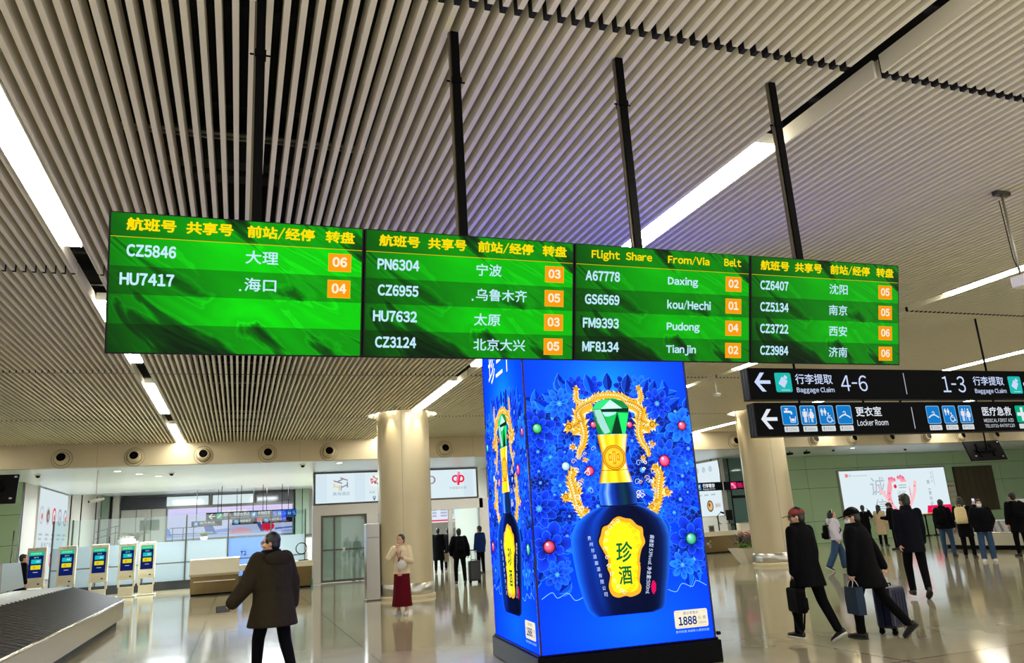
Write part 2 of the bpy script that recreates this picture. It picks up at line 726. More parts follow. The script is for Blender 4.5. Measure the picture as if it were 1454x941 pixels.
# beige soffit where the baggage hall meets the entrance zone
sm = MB()
sm.b2((-18, 25.9, 4.08), (42, 26.2, 5.75))
for i in range(-3, 8):
    sm.b2((i * 5.85 + 1.80, 25.897, 4.08), (i * 5.85 + 1.806, 25.9, 4.75), 1)
struct(sm.build('trim_2', [M_SOFFIT, mat('soffit_seam', S(120, 110, 84), 0.6)]))

# bright metal plank ceiling of the entrance zone
pm = MB()
M_PLANK = mat('silver_plank', S(236, 246, 255), 0.30, 0.1)
y = 26.2
while y < 38.0:
    pm.b2((-18, y, 4.08), (42, y + 0.285, 4.11), 0)
    y += 0.3
pm.b2((-18, 26.2, 4.13), (42, 38.3, 4.2), 1)
pm.b2((-18, 38.0, 4.08), (42, 38.3, 4.6), 0)
pm.b2((-18, 38.3, 4.5), (42, 48, 4.62), 0)
struct(pm.build('trim_3', [M_PLANK, M_DARKGAP]))


def glass_wall(x0, x1, y, z0, z1, nx, zs, name):
    """green back-painted glass cladding with open joints"""
    w = MB()
    w.b2((x0, y + 0.03, z0), (x1, y + 0.25, z1), 1)
    dx = (x1 - x0) / nx
    for i in range(nx):
        for j in range(len(zs) - 1):
            w.b2((x0 + i * dx + 0.008, y, zs[j] + 0.008), (x0 + (i + 1) * dx - 0.008, y + 0.03, zs[j + 1] - 0.008), 0)
    return struct(w.build(name, [M_GREENGLASS, M_DARKGAP]))


glass_wall(-18, -6.95, 30.5, 0, 4.08, 4, [0, 1.0, 2.0, 3.0, 4.08], 'wall_left')
wr = glass_wall(22.6, 41.5, 30.8, 0, 4.08, 6, [0, 1.0, 2.55, 3.45, 4.08], 'wall_right')
# hidden stretch of cladding behind the advertising pillar
glass_wall(9.6, 14.2, 30.5, 0, 4.08, 2, [0, 1.0, 2.0, 3.0, 4.08], 'wall_middle')
# unseen outer walls, added to keep side light off the baffles
sw = MB()
sw.b2((-13.6, -9, 0), (-13.4, 30.5, 5.75))
sw.b2((41.6, -9, 0), (41.8, 30.8, 5.75))
struct(sw.build('wall_outer', mat('outer_wall_grey', S(150, 148, 138), 0.5)))
# side walls and rear of the entrance hall
M_GREYWALL = speckle(mat('hall_grey_panel', S(176, 172, 162), 0.4), 2, 0.04)
M_GREENWALL = mat('hall_green_panel', S(138, 156, 136), 0.25)
hw = MB()
hw.b2((-7.1, 30.75, 0), (-6.93, 48, 4.5), 0)
hw.b2((9.6, 30.75, 0), (9.8, 36, 4.5), 0)
hw.b2((20.34, 29.9, 0), (20.5, 48, 4.5), 0)
hw.b2((14.0, 30.75, 0), (14.2, 48, 4.5), 0)
struct(hw.build('wall_side', [M_GREYWALL]))
bw = MB()
bw.b2((-18, 47.6, 0), (42, 48, 4.6), 0)
for x in (-6.9, 3.05, 3.45):
    bw.b2((x, 46.7, 0), (x + 0.36, 47.6, 4.5), 1)
for x in (-6.35,):
    bw.b2((x, 46.5, 0), (x + 0.3, 47.6, 4.5), 0)
struct(bw.build('wall_back', [M_GREYWALL, M_GREENWALL]))
# raised landing along the rear of the hall
ld = MB()
ld.b2((-6.9, 44.0, 0), (4.2, 47.6, 1.88), 0)
ld.b2((-6.9, 43.9, 1.80), (4.2, 44.0, 1.93), 1)
struct(ld.build('trim_4', [M_GREYWALL, M_STEEL_D]))
# black slots up the hall's left side
bl = MB()
for yy in (38.6, 41.0, 45.0):
    bl.b2((-6.935, yy, 0), (-6.90, yy + 0.13, 4.4), 0)
struct(bl.build('trim_5', M_BLACK))


# ------------------------------------------------------------------ columns
def column(x, y, label):
    t = thing('round_column', label, 'column', (x, y, 0))
    sh = MB().lathe([(0.70, 0.36), (0.70, 2.455)], 64)
    sh.lathe([(0.692, 2.45), (0.692, 2.48)], 64)
    sh.lathe([(0.70, 2.475), (0.70, 5.74)], 64)
    sh.build('shaft', M_COLUMN, t)
    sb = MB()
    for k in range(4):
        a = R_(-105 + 90 * k)
        sb.box((0.7 * math.cos(a), 0.7 * math.sin(a), 3.05), (0.006, 0.008, 5.3), rz=a)
    sb.build('panel_seam', mat('column_seam', S(120, 110, 86), 0.6), t)
    MB().lathe([(0.708, 0.09), (0.715, 0.10), (0.715, 0.36), (0.70, 0.37)], 64).build('kick_band', M_STEEL, t)
    MB().lathe([(0.75, 0.0), (0.75, 0.07), (0.74, 0.085), (0.70, 0.09)], 64).build('plinth', M_COLUMN, t)
    MB().lathe([(0.93, 4.742), (0.95, 4.742), (0.95, 4.95), (0.93, 4.95), (0.93, 4.742)], 64).build('ceiling_collar', M_WHITE, t)
    MB().lathe([(0.70, 5.02), (0.95, 5.02), (0.95, 5.06), (0.70, 5.06)], 64).build('collar_lid', M_WHITE, t)
    for k in range(6):
        a = R_(-128 + 60 * k)
        px, py = 0.80 * math.cos(a), 0.80 * math.sin(a)
        MB().lathe([(0.055, 0), (0.06, 0.0), (0.06, 0.12), (0.0, 0.12)], 14).build('downlight', M_LAMP, t, loc=(px, py, 4.86))
        l = bpy.data.lights.new('column_spot', 'SPOT')
        l.energy, l.color, l.spot_size, l.spot_blend, l.shadow_soft_size = 120, (1.0, 0.86, 0.58), R_(46), 0.9, 0.04
        o = bpy.data.objects.new('column_spot', l)
        COL.objects.link(o)
        o.parent = t
        o.location = (0.84 * math.cos(a), 0.84 * math.sin(a), 4.80)
        tgt = Vector((0.60 * math.cos(a), 0.60 * math.sin(a), 3.3)) - Vector(o.location)
        o.rotation_euler = tgt.to_track_quat('-Z', 'Y').to_euler()
    return t


column(4.17, 20.76, 'round beige column with lit ring at its head, behind the red skirted woman')
column(15.77, 20.77, 'round beige column behind the black guide signs and beside the flower planter')

# ------------------------------------------------------------------ air nozzles in the soffit
nz0 = thing('air_nozzle', 'round air nozzle', 'air vent', (0, 25.9, 4.34))
MB().lathe([(0.17, 0.0), (0.26, 0.0), (0.275, 0.012), (0.26, 0.03), (0.24, 0.02), (0.22, 0.035), (0.17, 0.03)], 32).build('flange', M_SOFFIT, nz0)
MB().lathe([(0.20, 0.02), (0.195, 0.08), (0.17, 0.15), (0.14, 0.19), (0.125, 0.185), (0.12, 0.04)], 32).build('nozzle_ball', M_SOFFIT, nz0)
MB().lathe([(0.0, 0.165), (0.128, 0.165)], 28).build('nozzle_mouth', M_BLACK, nz0)
MB().lathe([(0.268, 0.004), (0.272, 0.018), (0.285, 0.004)], 32).build('seam_ring', mat('soffit_seam', S(120, 110, 84), 0.6), nz0)  # dark ring paints the shading along the flange's outer edge
MB().lathe([(0.195, 0.036), (0.205, 0.042), (0.215, 0.036)], 32).build('seam_ring', mat('soffit_seam', S(120, 110, 84), 0.6), nz0)  # painted shading again, around the nozzle's inner edge
for ch in nz0.children:
    ch.rotation_euler = (R_(90), 0, 0)
    if ch.name[:6] == 'nozzle':
        ch.rotation_euler = (R_(90 - 12), 0, 0)
NZ = [(-4.97, 'black holed air nozzle in the beige soffit, above the leftmost check-in kiosks'),
      (-3.04, 'second air nozzle from the left in the beige soffit'),
      (-1.09, 'air nozzle in the soffit just right of the last left-hand ceiling light strip'),
      (0.82, 'air nozzle in the soffit above the man in the brown jacket'),
      (2.73, 'air nozzle in the soffit just left of the round column with the lit ring'),
      (6.63, 'air nozzle in the soffit between the lit column and the blue pillar'),
      (18.4, 'air nozzle in the soffit just left of the column under the guide signs'),
      (22.25, 'air nozzle in the soffit just right of the column under the guide signs'),
      (24.25, 'second air nozzle right of the column under the guide signs'),
      (26.25, 'air nozzle in the soffit above the middle of the white lightbox with the hands'),
      (28.3, 'air nozzle in the soffit above the right end of the lightbox with the hands'),
      (30.31, 'air nozzle in the soffit just left of the hanging black screen on the right'),
      (32.35, 'air nozzle in the soffit behind the pole of the hanging black screen on the right')]
for i, (x, lab) in enumerate(NZ):
    if i == 0:
        nz0.location.x = x
        nz0['label'] = lab
        nz0['group'] = 'air nozzles along the soffit'
    else:
        dup(nz0, (x, 25.9, 4.34), lab)
# ================================================================== flight displays
def marble_screen(name, strength):
    """green marbled screen picture with darker alternate rows (object space: x right 0..1.27, z up 0..0.71)"""
    m = bpy.data.materials.new(name)
    m.use_nodes = True
    nt = m.node_tree
    b = nt.nodes['Principled BSDF']
    b.inputs['Base Color'].default_value = (0.002, 0.004, 0.002, 1)
    b.inputs['Roughness'].default_value = 0.25
    b.inputs['Specular IOR Level'].default_value = 0.05
    N = nt.nodes.new
    L = nt.links.new
    tc = N('ShaderNodeTexCoord')
    m0 = N('ShaderNodeMapping')
    m0.inputs['Rotation'].default_value = (0, R_(-36), 0)
    L(tc.outputs['Object'], m0.inputs['Vector'])
    mp = N('ShaderNodeMapping')
    mp.inputs['Scale'].default_value = (0.75, 1.0, 3.2)
    L(m0.outputs[0], mp.inputs['Vector'])
    wn = N('ShaderNodeTexNoise')
    wn.inputs['Scale'].default_value = 1.1
    wn.inputs['Detail'].default_value = 2
    L(tc.outputs['Object'], wn.inputs['Vector'])
    ad = N('ShaderNodeMix')
    ad.data_type = 'VECTOR'
    ad.inputs[0].default_value = 0.30
    L(mp.outputs[0], ad.inputs[4])
    L(wn.outputs['Color'], ad.inputs[5])
    n = N('ShaderNodeTexNoise')
    n.inputs['Scale'].default_value = 2.0
    n.inputs['Detail'].default_value = 5
    n.inputs['Roughness'].default_value = 0.5
    n.inputs['Distortion'].default_value = 1.2
    L(ad.outputs[1], n.inputs['Vector'])
    rp = N('ShaderNodeValToRGB')
    e = rp.color_ramp.elements
    e[0].position, e[0].color = 0.34, S(0, 50, 8)
    e[1].position, e[1].color = 0.60, S(0, 222, 0)
    for p, c in ((0.42, S(0, 130, 4)), (0.455, S(0, 208, 2)), (0.475, S(14, 236, 14)), (0.495, S(0, 205, 0)), (0.75, S(0, 236, 0))):
        q = e.new(p)
        q.color = c
    L(n.outputs['Fac'], rp.inputs[0])
    sp = N('ShaderNodeSeparateXYZ')
    L(tc.outputs['Object'], sp.inputs[0])
    # row bands: header and every second row are darker
    bd = N('ShaderNodeValToRGB')
    bd.color_ramp.interpolation = 'CONSTANT'
    q = bd.color_ramp.elements
    q[0].position, q[0].color = 0.0, (0.5, 0.5, 0.5, 1)
    q[1].position, q[1].color = 0.2113, (1, 1, 1, 1)
    for p, c in ((0.4225, 0.5), (0.6268, 1.0), (0.838, 0.5)):
        w = q.new(p)
        w.color = (c, c, c, 1)
    dv = N('ShaderNodeMath')
    dv.operation = 'DIVIDE'
    dv.inputs[1].default_value = 0.71
    L(sp.outputs['Z'], dv.inputs[0])
    L(dv.outputs[0], bd.inputs[0])
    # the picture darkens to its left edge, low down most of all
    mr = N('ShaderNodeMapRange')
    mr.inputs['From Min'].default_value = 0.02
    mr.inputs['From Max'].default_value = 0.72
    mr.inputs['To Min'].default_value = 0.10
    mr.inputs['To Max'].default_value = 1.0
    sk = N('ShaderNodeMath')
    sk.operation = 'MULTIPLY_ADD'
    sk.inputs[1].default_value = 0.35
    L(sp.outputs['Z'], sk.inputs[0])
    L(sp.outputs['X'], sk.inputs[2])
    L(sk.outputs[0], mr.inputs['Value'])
    ml = N('ShaderNodeMath')
    ml.operation = 'MULTIPLY'
    L(bd.outputs['Color'], ml.inputs[0])
    L(mr.outputs['Result'], ml.inputs[1])
    fin = N('ShaderNodeMix')
    fin.data_type = 'RGBA'
    fin.blend_type = 'MULTIPLY'
    fin.inputs[0].default_value = 1.0
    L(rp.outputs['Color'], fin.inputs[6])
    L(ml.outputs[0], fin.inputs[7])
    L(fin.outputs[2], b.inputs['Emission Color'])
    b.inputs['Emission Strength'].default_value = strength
    return m


YEL, ICE, ORA = S(255, 226, 10), S(196, 238, 255), S(255, 160, 10)
TILT = R_(12.49)
SCREENS = [  # second entry dims screens rightwards, standing in for viewing-angle falloff
    (0, 1.00, 'zh', [('CZ5846', '大理', '06'), ('HU7417', '海口', '04')],
     'leftmost hanging green flight screen, two flights listed, lower rows empty',
     0.05),
    (1, 0.80, 'zh', [('PN6304', '宁波', '03'), ('CZ6955', '乌鲁木齐', '05'), ('HU7632', '太原', '03'), ('CZ3124', '北京大兴', '05')],
     'second hanging green flight screen from left, top flight PN6304', 1.25),
    (2, 0.66, 'en', [('A67778', 'Daxing', '02'), ('GS6569', 'kou/Hechi', '01'), ('FM9393', 'Pudong', '04'), ('MF8134', 'Tianjin', '02')],
     'third hanging green flight screen, the one headed in English', 2.45),
    (3, 0.60, 'zh', [('CZ6407', '沈阳', '05'), ('CZ5134', '南京', '05'), ('CZ3722', '西安', '06'), ('CZ3984', '济南', '06')],
     'rightmost and smallest looking hanging green flight screen, above the black guide signs', 3.75),
]
CITY_W = {'大理': (0.659, 0.826), '海口': (0.656, 0.819), '宁波': (0.655, 0.813), '乌鲁木齐': (0.655, 0.975), '太原': (0.645, 0.808), '北京大兴': (0.643, 0.965),
          'Daxing': (0.655, 0.88), 'kou/Hechi': (0.65, 0.976), 'Pudong': (0.646, 0.89), 'Tianjin': (0.641, 0.862),
          '沈阳': (0.655, 0.815), '南京': (0.65, 0.81), '西安': (0.648, 0.806), '济南': (0.644, 0.804)}
NUM_W = {'CZ5846': (0.087, 0.319), 'HU7417': (0.060, 0.314), 'PN6304': (0.076, 0.316), 'CZ6955': (0.080, 0.313), 'HU7632': (0.056, 0.307), 'CZ3124': (0.070, 0.304),
         'A67778': (0.075, 0.312), 'GS6569': (0.071, 0.309), 'FM9393': (0.058, 0.305), 'MF8134': (0.055, 0.306),
         'CZ6407': (0.080, 0.310), 'CZ5134': (0.078, 0.310), 'CZ3722': (0.076, 0.306), 'CZ3984': (0.075, 0.304)}
for i, st, lang, rows, lab, px in SCREENS:
    x0 = -0.661 + 1.284 * i
    t = thing('flight_display', lab, 'flight screen', (x0 + 0.642, 4.2, 2.547), group='hanging flight display row')
    # local frame of the tilted screen: origin at its bottom left
    hb = MB()
    hb.b2((0.002, 0.0, 0.0), (1.282, 0.085, 0.722), 0)
    hb.b2((0.10, 0.085, 0.08), (1.18, 0.12, 0.64), 0)
    h = hb.build('housing', M_BLACKM, t, bevel=0.004)
    h.location, h.rotation_euler = (-0.642, 0, 0), (TILT, 0, 0)
    sb = MB()
    sb.add([(0.012, -0.001, 0.008), (1.272, -0.001, 0.008), (1.272, -0.001, 0.716), (0.012, -0.001, 0.716)], [(0, 1, 2, 3)], 0, (0, 0, 0))
    A = Art(0.0005)
    A.line([(0.012, 0.5955), (1.272, 0.5955)], 0.0035, S(225, 190, 20))
    A.up()
    if lang == 'zh':
        for s, a, b in (('航班号', 0.083, 0.317), ('共享号', 0.364, 0.594), ('前站/经停', 0.664, 1.014), ('转盘', 1.072, 1.231)):
            A.text(s, (a, 0.629, b, 0.696), YEL, 0.036)
    else:
        A.text('Flight', (0.115, 0.622, 0.311, 0.69), YEL, 0.036)
        A.text('Share', (0.352, 0.637, 0.540, 0.69), YEL, 0.036)
        A.text('From/Via', (0.655, 0.630, 0.966, 0.69), YEL, 0.036)
        A.text('Belt', (1.08, 0.638, 1.213, 0.692), YEL, 0.036)
    for r, (num, city, belt) in enumerate(rows):
        vb = 0.497 - 0.1465 * r
        a, b = NUM_W[num]
        A.text(num, (a, vb - 0.002, b, vb + 0.062), ICE, 0.042)
        a, b = CITY_W[city]
        low = ord(city[0]) < 128
        v0, v1 = (vb - 0.008, vb + 0.064) if not low else ((vb - 0.015, vb + 0.052) if 'g' in city or 'j' in city or '/' in city else (vb, vb + 0.055))
        A.text(city, (a, v0, b, v1), ICE, 0.014 if not low else 0.034)
        if city in ('海口', '乌鲁木齐'):
            A.circ(a - 0.02, vb - 0.004, 0.006, ICE, 8)
        ub = 1.090 - 0.002 * r
        A.rect(ub, vb - 0.026, ub + 0.124, vb + 0.074, S(255, 190, 40))
        A.up()
        A.rect(ub + 0.003, vb - 0.023, ub + 0.121, vb + 0.071, ORA)
        A.up()
        A.text(belt, (ub + 0.022, vb - 0.001, ub + 0.102, vb + 0.055), S(255, 244, 214), 0.045)
    A.into(sb, lambda u, v, d: (u, -0.001 - d, v), 1)
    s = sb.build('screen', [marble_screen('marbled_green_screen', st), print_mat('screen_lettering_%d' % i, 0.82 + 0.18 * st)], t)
    s.location, s.rotation_euler = (-0.642, 0, 0), (TILT, 0, 0)
    # hanging post, clamp and bracket
    dx = px - (x0 + 0.642)
    pb = MB()
    pb.b2((dx - 0.026, 0.005+0.0, 0.50), (dx + 0.026, 0.057, 2.198))
    pb.b2((dx - 0.038, 0.020+0.0, 0.50), (dx - 0.026, 0.045, 2.198), 1)
    pb.build('post', [M_BLACK, mat('post_edge', S(120, 112, 92), 0.3, 0.7)], t)
    cb = MB()
    cb.b2((dx - 0.032, -0.002, 1.82), (dx + 0.032, 0.064, 1.86))
    cb.tube([(dx - 0.06, 0.03, 1.84), (dx + 0.06, 0.03, 1.84)], 0.006, 8)
    cb.build('clamp', M_BLACK, t)
    MB().b2((dx - 0.10, 0.0, 0.34), (dx + 0.10, 0.07, 0.56)).build('bracket', M_BLACKM, t)


# ================================================================== black guide signs
WHT = S(206, 222, 255)
WH2 = S(232, 238, 246)


def ic_tile(A, u0, v0, u1, v1, col, edge=None):
    if edge:
        A.rrect(u0, v0, u1, v1, 0.03, edge)
        A.up()
        A.rrect(u0 + 0.01, v0 + 0.01, u1 - 0.01, v1 - 0.01, 0.025, col)
    else:
        A.rrect(u0, v0, u1, v1, 0.03, col)
    A.up()


def ic_man(A, u, v, h, col, dress=False):
    A.circ(u, v + h * 0.91, h * 0.085, col, 12)
    if dress:
        A.poly([(u - h * .09, v + h * .80), (u + h * .09, v + h * .80), (u + h * .20, v + h * .30), (u - h * .20, v + h * .30)], col)
        A.rect(u - h * .08, v, u - h * .015, v + h * .31, col)
        A.rect(u + h * .015, v, u + h * .08, v + h * .31, col)
        A.line([(u - h * .08, v + h * .77), (u - h * .23, v + h * .44)], h * .06, col)
        A.line([(u + h * .08, v + h * .77), (u + h * .23, v + h * .44)], h * .06, col)
    else:
        A.rect(u - h * .12, v + h * .40, u + h * .12, v + h * .80, col)
        A.rect(u - h * .11, v, u - h * .015, v + h * .42, col)
        A.rect(u + h * .015, v, u + h * .11, v + h * .42, col)
        A.rect(u - h * .21, v + h * .42, u - h * .14, v + h * .79, col)
        A.rect(u + h * .14, v + h * .42, u + h * .21, v + h * .79, col)


def ic_toilet(A, u, v, s, col):
    ic_man(A, u + s * .28, v + s * .12, s * .76, col)
    ic_man(A, u + s * .72, v + s * .12, s * .76, col, True)
    A.rect(u + s * .485, v + s * .1, u + s * .515, v + s * .9, col)


def ic_wheel(A, u, v, s, col):
    ic_man(A, u + s * .2, v + s * .48, s * .42, col)
    ic_man(A, u + s * .42, v + s * .48, s * .42, col, True)
    A.circ(u + s * .62, v + s * .60, s * .05, col, 10)
    A.line([(u + s * .62, v + s * .54), (u + s * .64, v + s * .36), (u + s * .80, v + s * .36), (u + s * .86, v + s * .16), (u + s * .93, v + s * .18)], s * .055, col)
    A.line([(u + s * .63, v + s * .47), (u + s * .78, v + s * .46)], s * .045, col)
    A.arc(u + s * .66, v + s * .27, s * .16, 120, 350, s * .05, col)


def ic_tap(A, u, v, s, col):
    A.rect(u + s * .16, v + s * .66, u + s * .50, v + s * .78, col)
    A.rect(u + s * .30, v + s * .76, u + s * .38, v + s * .88, col)
    A.rect(u + s * .22, v + s * .86, u + s * .46, v + s * .91, col)
    A.line([(u + s * .48, v + s * .72), (u + s * .62, v + s * .70), (u + s * .66, v + s * .58)], s * .12, col)
    A.line([(u + s * .50, v + s * .46), (u + s * .54, v + s * .14), (u + s * .82, v + s * .14), (u + s * .88, v + s * .46)], s * .05, col)
    A.poly([(u + s * .55, v + s * .34), (u + s * .58, v + s * .2), (u + s * .78, v + s * .2), (u + s * .81, v + s * .34)], col)


def ic_hanger(A, u, v, s, col):
    A.line(spline([(u + s * .10, v + s * .34), (u + s * .3, v + s * .46), (u + s * .5, v + s * .52), (u + s * .7, v + s * .46), (u + s * .90, v + s * .34)], 5), s * .07, col)
    A.arc(u + s * .5, v + s * .62, s * .08, -90, 170, s * .05, col)


def ic_case(A, u, v, s, col):
    c, n = math.cos(R_(-35)), math.sin(R_(-35))
    rot = lambda p: (u + s * .5 + p[0] * c * s - p[1] * n * s, v + s * .54 + p[0] * n * s + p[1] * c * s)
    A.poly([rot(p) for p in ((-.2, -.26), (.2, -.26), (.2, .18), (-.2, .18))], col)
    A.poly([rot(p) for p in ((-.1, .20), (.1, .20), (.1, .36), (-.1, .36))], col)
    A.rect(u + s * .30, v + s * .09, u + s * .86, v + s * .125, col)


def ic_left(A, u, v, w, h, col, flip=1):
    """arrow pointing left (flip -1: right) with its tip at (u, v)"""
    k = flip
    A.poly([(u + k * w * .16, v + h * .09), (u + k * w, v + h * .09), (u + k * w, v - h * .09), (u + k * w * .16, v - h * .09)], col)
    A.poly([(u, v), (u + k * w * .42, v + h * .5), (u + k * w * .68, v + h * .5), (u + k * w * .24, v)], col)
    A.poly([(u, v), (u + k * w * .24, v), (u + k * w * .68, v - h * .5), (u + k * w * .42, v - h * .5)], col)


def guide_sign(name, label, x0, x1, z0, z1, y, art, rods, rod_top):
    t = thing(name, label, 'guide sign', ((x0 + x1) / 2, y, z0))
    w, h = x1 - x0, z1 - z0
    MB().b2((-w / 2, 0, 0), (w / 2, 0.20, h)).build('cabinet', M_BLACK, t, bevel=0.006)
    for s in (-1, 1):
        eb = MB()
        eb.b2((s * w / 2 - 0.002, 0.02, 0.008), (s * w / 2 + 0.003, 0.18, h - 0.008))
        for k in (0.03, 0.09, 0.15):
            eb.b2((s * w / 2, k, 0.01), (s * w / 2 + s * 0.006, k + 0.02, h - 0.01))
        eb.build('end_fin', mat('sign_fin', S(30, 36, 50), 0.3, 0.5), t)
    fb = MB()
    fb.add([(-w / 2 + .01, -.002, .008), (w / 2 - .01, -.002, .008), (w / 2 - .01, -.002, h - .008), (-w / 2 + .01, -.002, h - .008)], [(0, 1, 2, 3)], 0, S(9, 9, 10))
    art.into(fb, lambda u, v, d: (u - (x0 + x1) / 2, -0.003 - d, v - z0), 0)
    fb.build('sign_face', print_mat('guide_sign_print', 0.95), t)
    for rx in rods:
        MB().tube([(rx - (x0 + x1) / 2, 0.1, h - 0.01), (rx - (x0 + x1) / 2, 0.1, rod_top - z0)], 0.018, 10).build('hanging_rod', M_BLACKM, t)
    return t


TEAL = S(30, 190, 180)
BLU = S(14, 126, 206)
A = Art(0.0006)
ic_left(A, 7.50, 3.545, 0.30, 0.30, WHT)
ic_tile(A, 7.89, 3.385, 8.20, 3.695, TEAL)
ic_case(A, 7.89, 3.385, 0.31, WHT)
A.text('行李提取', (8.28, 3.515, 9.01, 3.68), WHT, 0.01)
A.text('Baggage Claim', (8.28, 3.36, 9.02, 3.465), WHT, 0.015)
A.text('4-6', (9.17, 3.40, 9.71, 3.665), WHT, 0.0)
A.rect(10.507, 3.35, 10.523, 3.71, S(180, 190, 205))
A.text('1-3', (11.34, 3.38, 11.86, 3.665), WHT, 0.0)
A.text('行李提取', (12.06, 3.505, 12.79, 3.665), WHT, 0.01)
A.text('Baggage Claim', (12.06, 3.345, 12.81, 3.45), WHT, 0.015)
ic_tile(A, 12.90, 3.36, 13.21, 3.67, TEAL)
ic_case(A, 12.90, 3.36, 0.31, WHT)
ic_left(A, 13.56, 3.53, 0.30, 0.30, WHT, -1)
guide_sign('guide_sign', 'upper black hanging guide sign, baggage claim 4-6 to the left, 1-3 to the right', 7.41, 13.62, 3.27, 3.77, 9.84, A,
           (8.38, 12.56), 5.3)
A = Art(0.0006)
ic_left(A, 7.53, 2.965, 0.30, 0.31, WH2)
ICN = [(7.92, ic_tap, '125m'), (8.275, ic_toilet, '140m'), (8.63, ic_wheel, '140m'), (8.985, ic_hanger, '100m'),
       (10.85, ic_hanger, '100m'), (11.21, ic_wheel, '75m'), (11.57, ic_toilet, '75m')]
for u, fn, d in ICN:
    v = 2.865 if u < 10 else 2.845
    ic_tile(A, u, v, u + 0.295, v + 0.305, BLU, S(150, 200, 240))
    fn(A, u + 0.005, v + 0.005, 0.285, WH2)
    A.rrect(u + 0.015, v - 0.105, u + 0.285, v - 0.02, 0.012, S(214, 220, 222))
    A.up()
    ic_man(A, u + 0.06, v - 0.095, 0.065, S(140, 146, 150))
    A.text(d, (u + 0.09, v - 0.086, u + 0.24, v - 0.042), S(140, 146, 150), 0.0)
A.text('更衣室', (9.36, 2.985, 9.89, 3.145), WH2, 0.015)
A.text('Locker Room', (9.36, 2.835, 9.99, 2.935), WH2, 0.01)
A.rect(10.532, 2.77, 10.548, 3.13, S(190, 196, 205))
A.text('医疗急救', (12.11, 2.965, 12.80, 3.125), WH2, 0.015)
A.text('MEDICAL FIRST AID', (12.11, 2.855, 12.81, 2.915), WH2, 0.0)
A.text('TEL:0731-84797120', (12.11, 2.765, 12.81, 2.82), WH2, 0.0)
ic_tile(A, 12.90, 2.84, 13.20, 3.14, S(0, 178, 130))
A.rect(13.02, 2.87, 13.08, 3.11, WH2)
A.rect(12.93, 2.96, 13.17, 3.02, WH2)
A.rrect(12.92, 2.735, 13.18, 2.82, 0.012, S(214, 220, 222))
guide_sign('guide_sign', 'lower black hanging guide sign with blue toilet, tap and locker room pictograms', 7.44, 13.60, 2.70, 3.22, 9.84, A,
           (8.38, 9.66, 10.45, 12.57), 3.265)

# ================================================================== tall advertising pillar
W_K, H_K = 2.04, 3.90


def flower(A, u, v, r, n, rng, gem=None, twist=0.0):
    base = rng.choice([(4, 44, 190), (8, 70, 225), (2, 34, 150), (14, 100, 240), (2, 24, 110)])
    for ring in (1.0, 0.62):
        for k in range(n):
            a = twist + 2 * PI * k / n + (PI / n if ring < 1 else 0) + rng.uniform(-.06, .06)
            L, w = r * ring, r * ring * 2.0 / n + r * 0.10
            ca, sa = math.cos(a), math.sin(a)
            pts = []
            for s, q in ((0.08, 0), (0.35, .62), (0.65, 1.0), (0.88, .75), (1.0, 0.12), (1.0, -.12), (0.88, -.75), (0.65, -1.0), (0.35, -.62)):
                x, y = s * L, q * w * 0.62
                pts.append((u + x * ca - y * sa, v + x * sa + y * ca))
            k2 = rng.uniform(0.75, 1.2)
            dark = S(*[min(255, c * 0.38 * k2) for c in base])
            lite = S(*[min(255, c * k2 + 16) for c in base])
            lite = (lite[0], lite[1], lite[2] * 1.6, 1)
            A.fan(pts, (u + 0.35 * L * ca, v + 0.35 * L * sa), dark, lite)
            A.line([pts[2], pts[3], pts[4], pts[5], pts[6], pts[7]], r * 0.022, S(40, 120, 250))
            if k % 2:
                A.up()
        A.up()
    if gem:
        A.circ(u, v, r * 0.27, S(*[c * 0.35 for c in gem]), 16)
        A.up()
        A.fan([(u + r * .23 * math.cos(2 * PI * k / 14), v + r * .23 * math.sin(2 * PI * k / 14)) for k in range(14)], (u - r * .08, v + r * .09), S(*[min(255, c + 110) for c in gem]), S(*gem))
        A.up()
        A.circ(u - r * .07, v + r * .10, r * .05, S(235, 245, 255), 8)
    else:
        for k in range(7):
            a = 2 * PI * k / 7
            A.circ(u + r * .12 * math.cos(a), v + r * .12 * math.sin(a), r * .055, S(60, 140, 250), 8)
        A.circ(u, v, r * .08, S(90, 170, 255), 8)
    A.up()


def leaf(A, u, v, L, ang, rng):
    ca, sa = math.cos(ang), math.sin(ang)
    tr = lambda x, y: (u + x * ca - y * sa, v + x * sa + y * ca)
    k = rng.uniform(0.7, 1.25)
    up_, lo_ = S(12 * k, 80 * k, min(255, 235 * k)), S(4, 34 * k, 150 * k)
    w = L * 0.26
    top = [(0, 0), (.25 * L, .8 * w), (.5 * L, w), (.78 * L, .6 * w), (L, 0)]
    A.poly([tr(x, y) for x, y in top], up_)
    A.poly([tr(x, -y) for x, y in top[::-1]], lo_)
    A.line([tr(x, y) for x, y in top], L * .025, S(60, 150, 255))
    A.up()


GOLD, GOLD_D, GOLD_L = S(214, 160, 36), S(104, 62, 8), S(236, 216, 150)


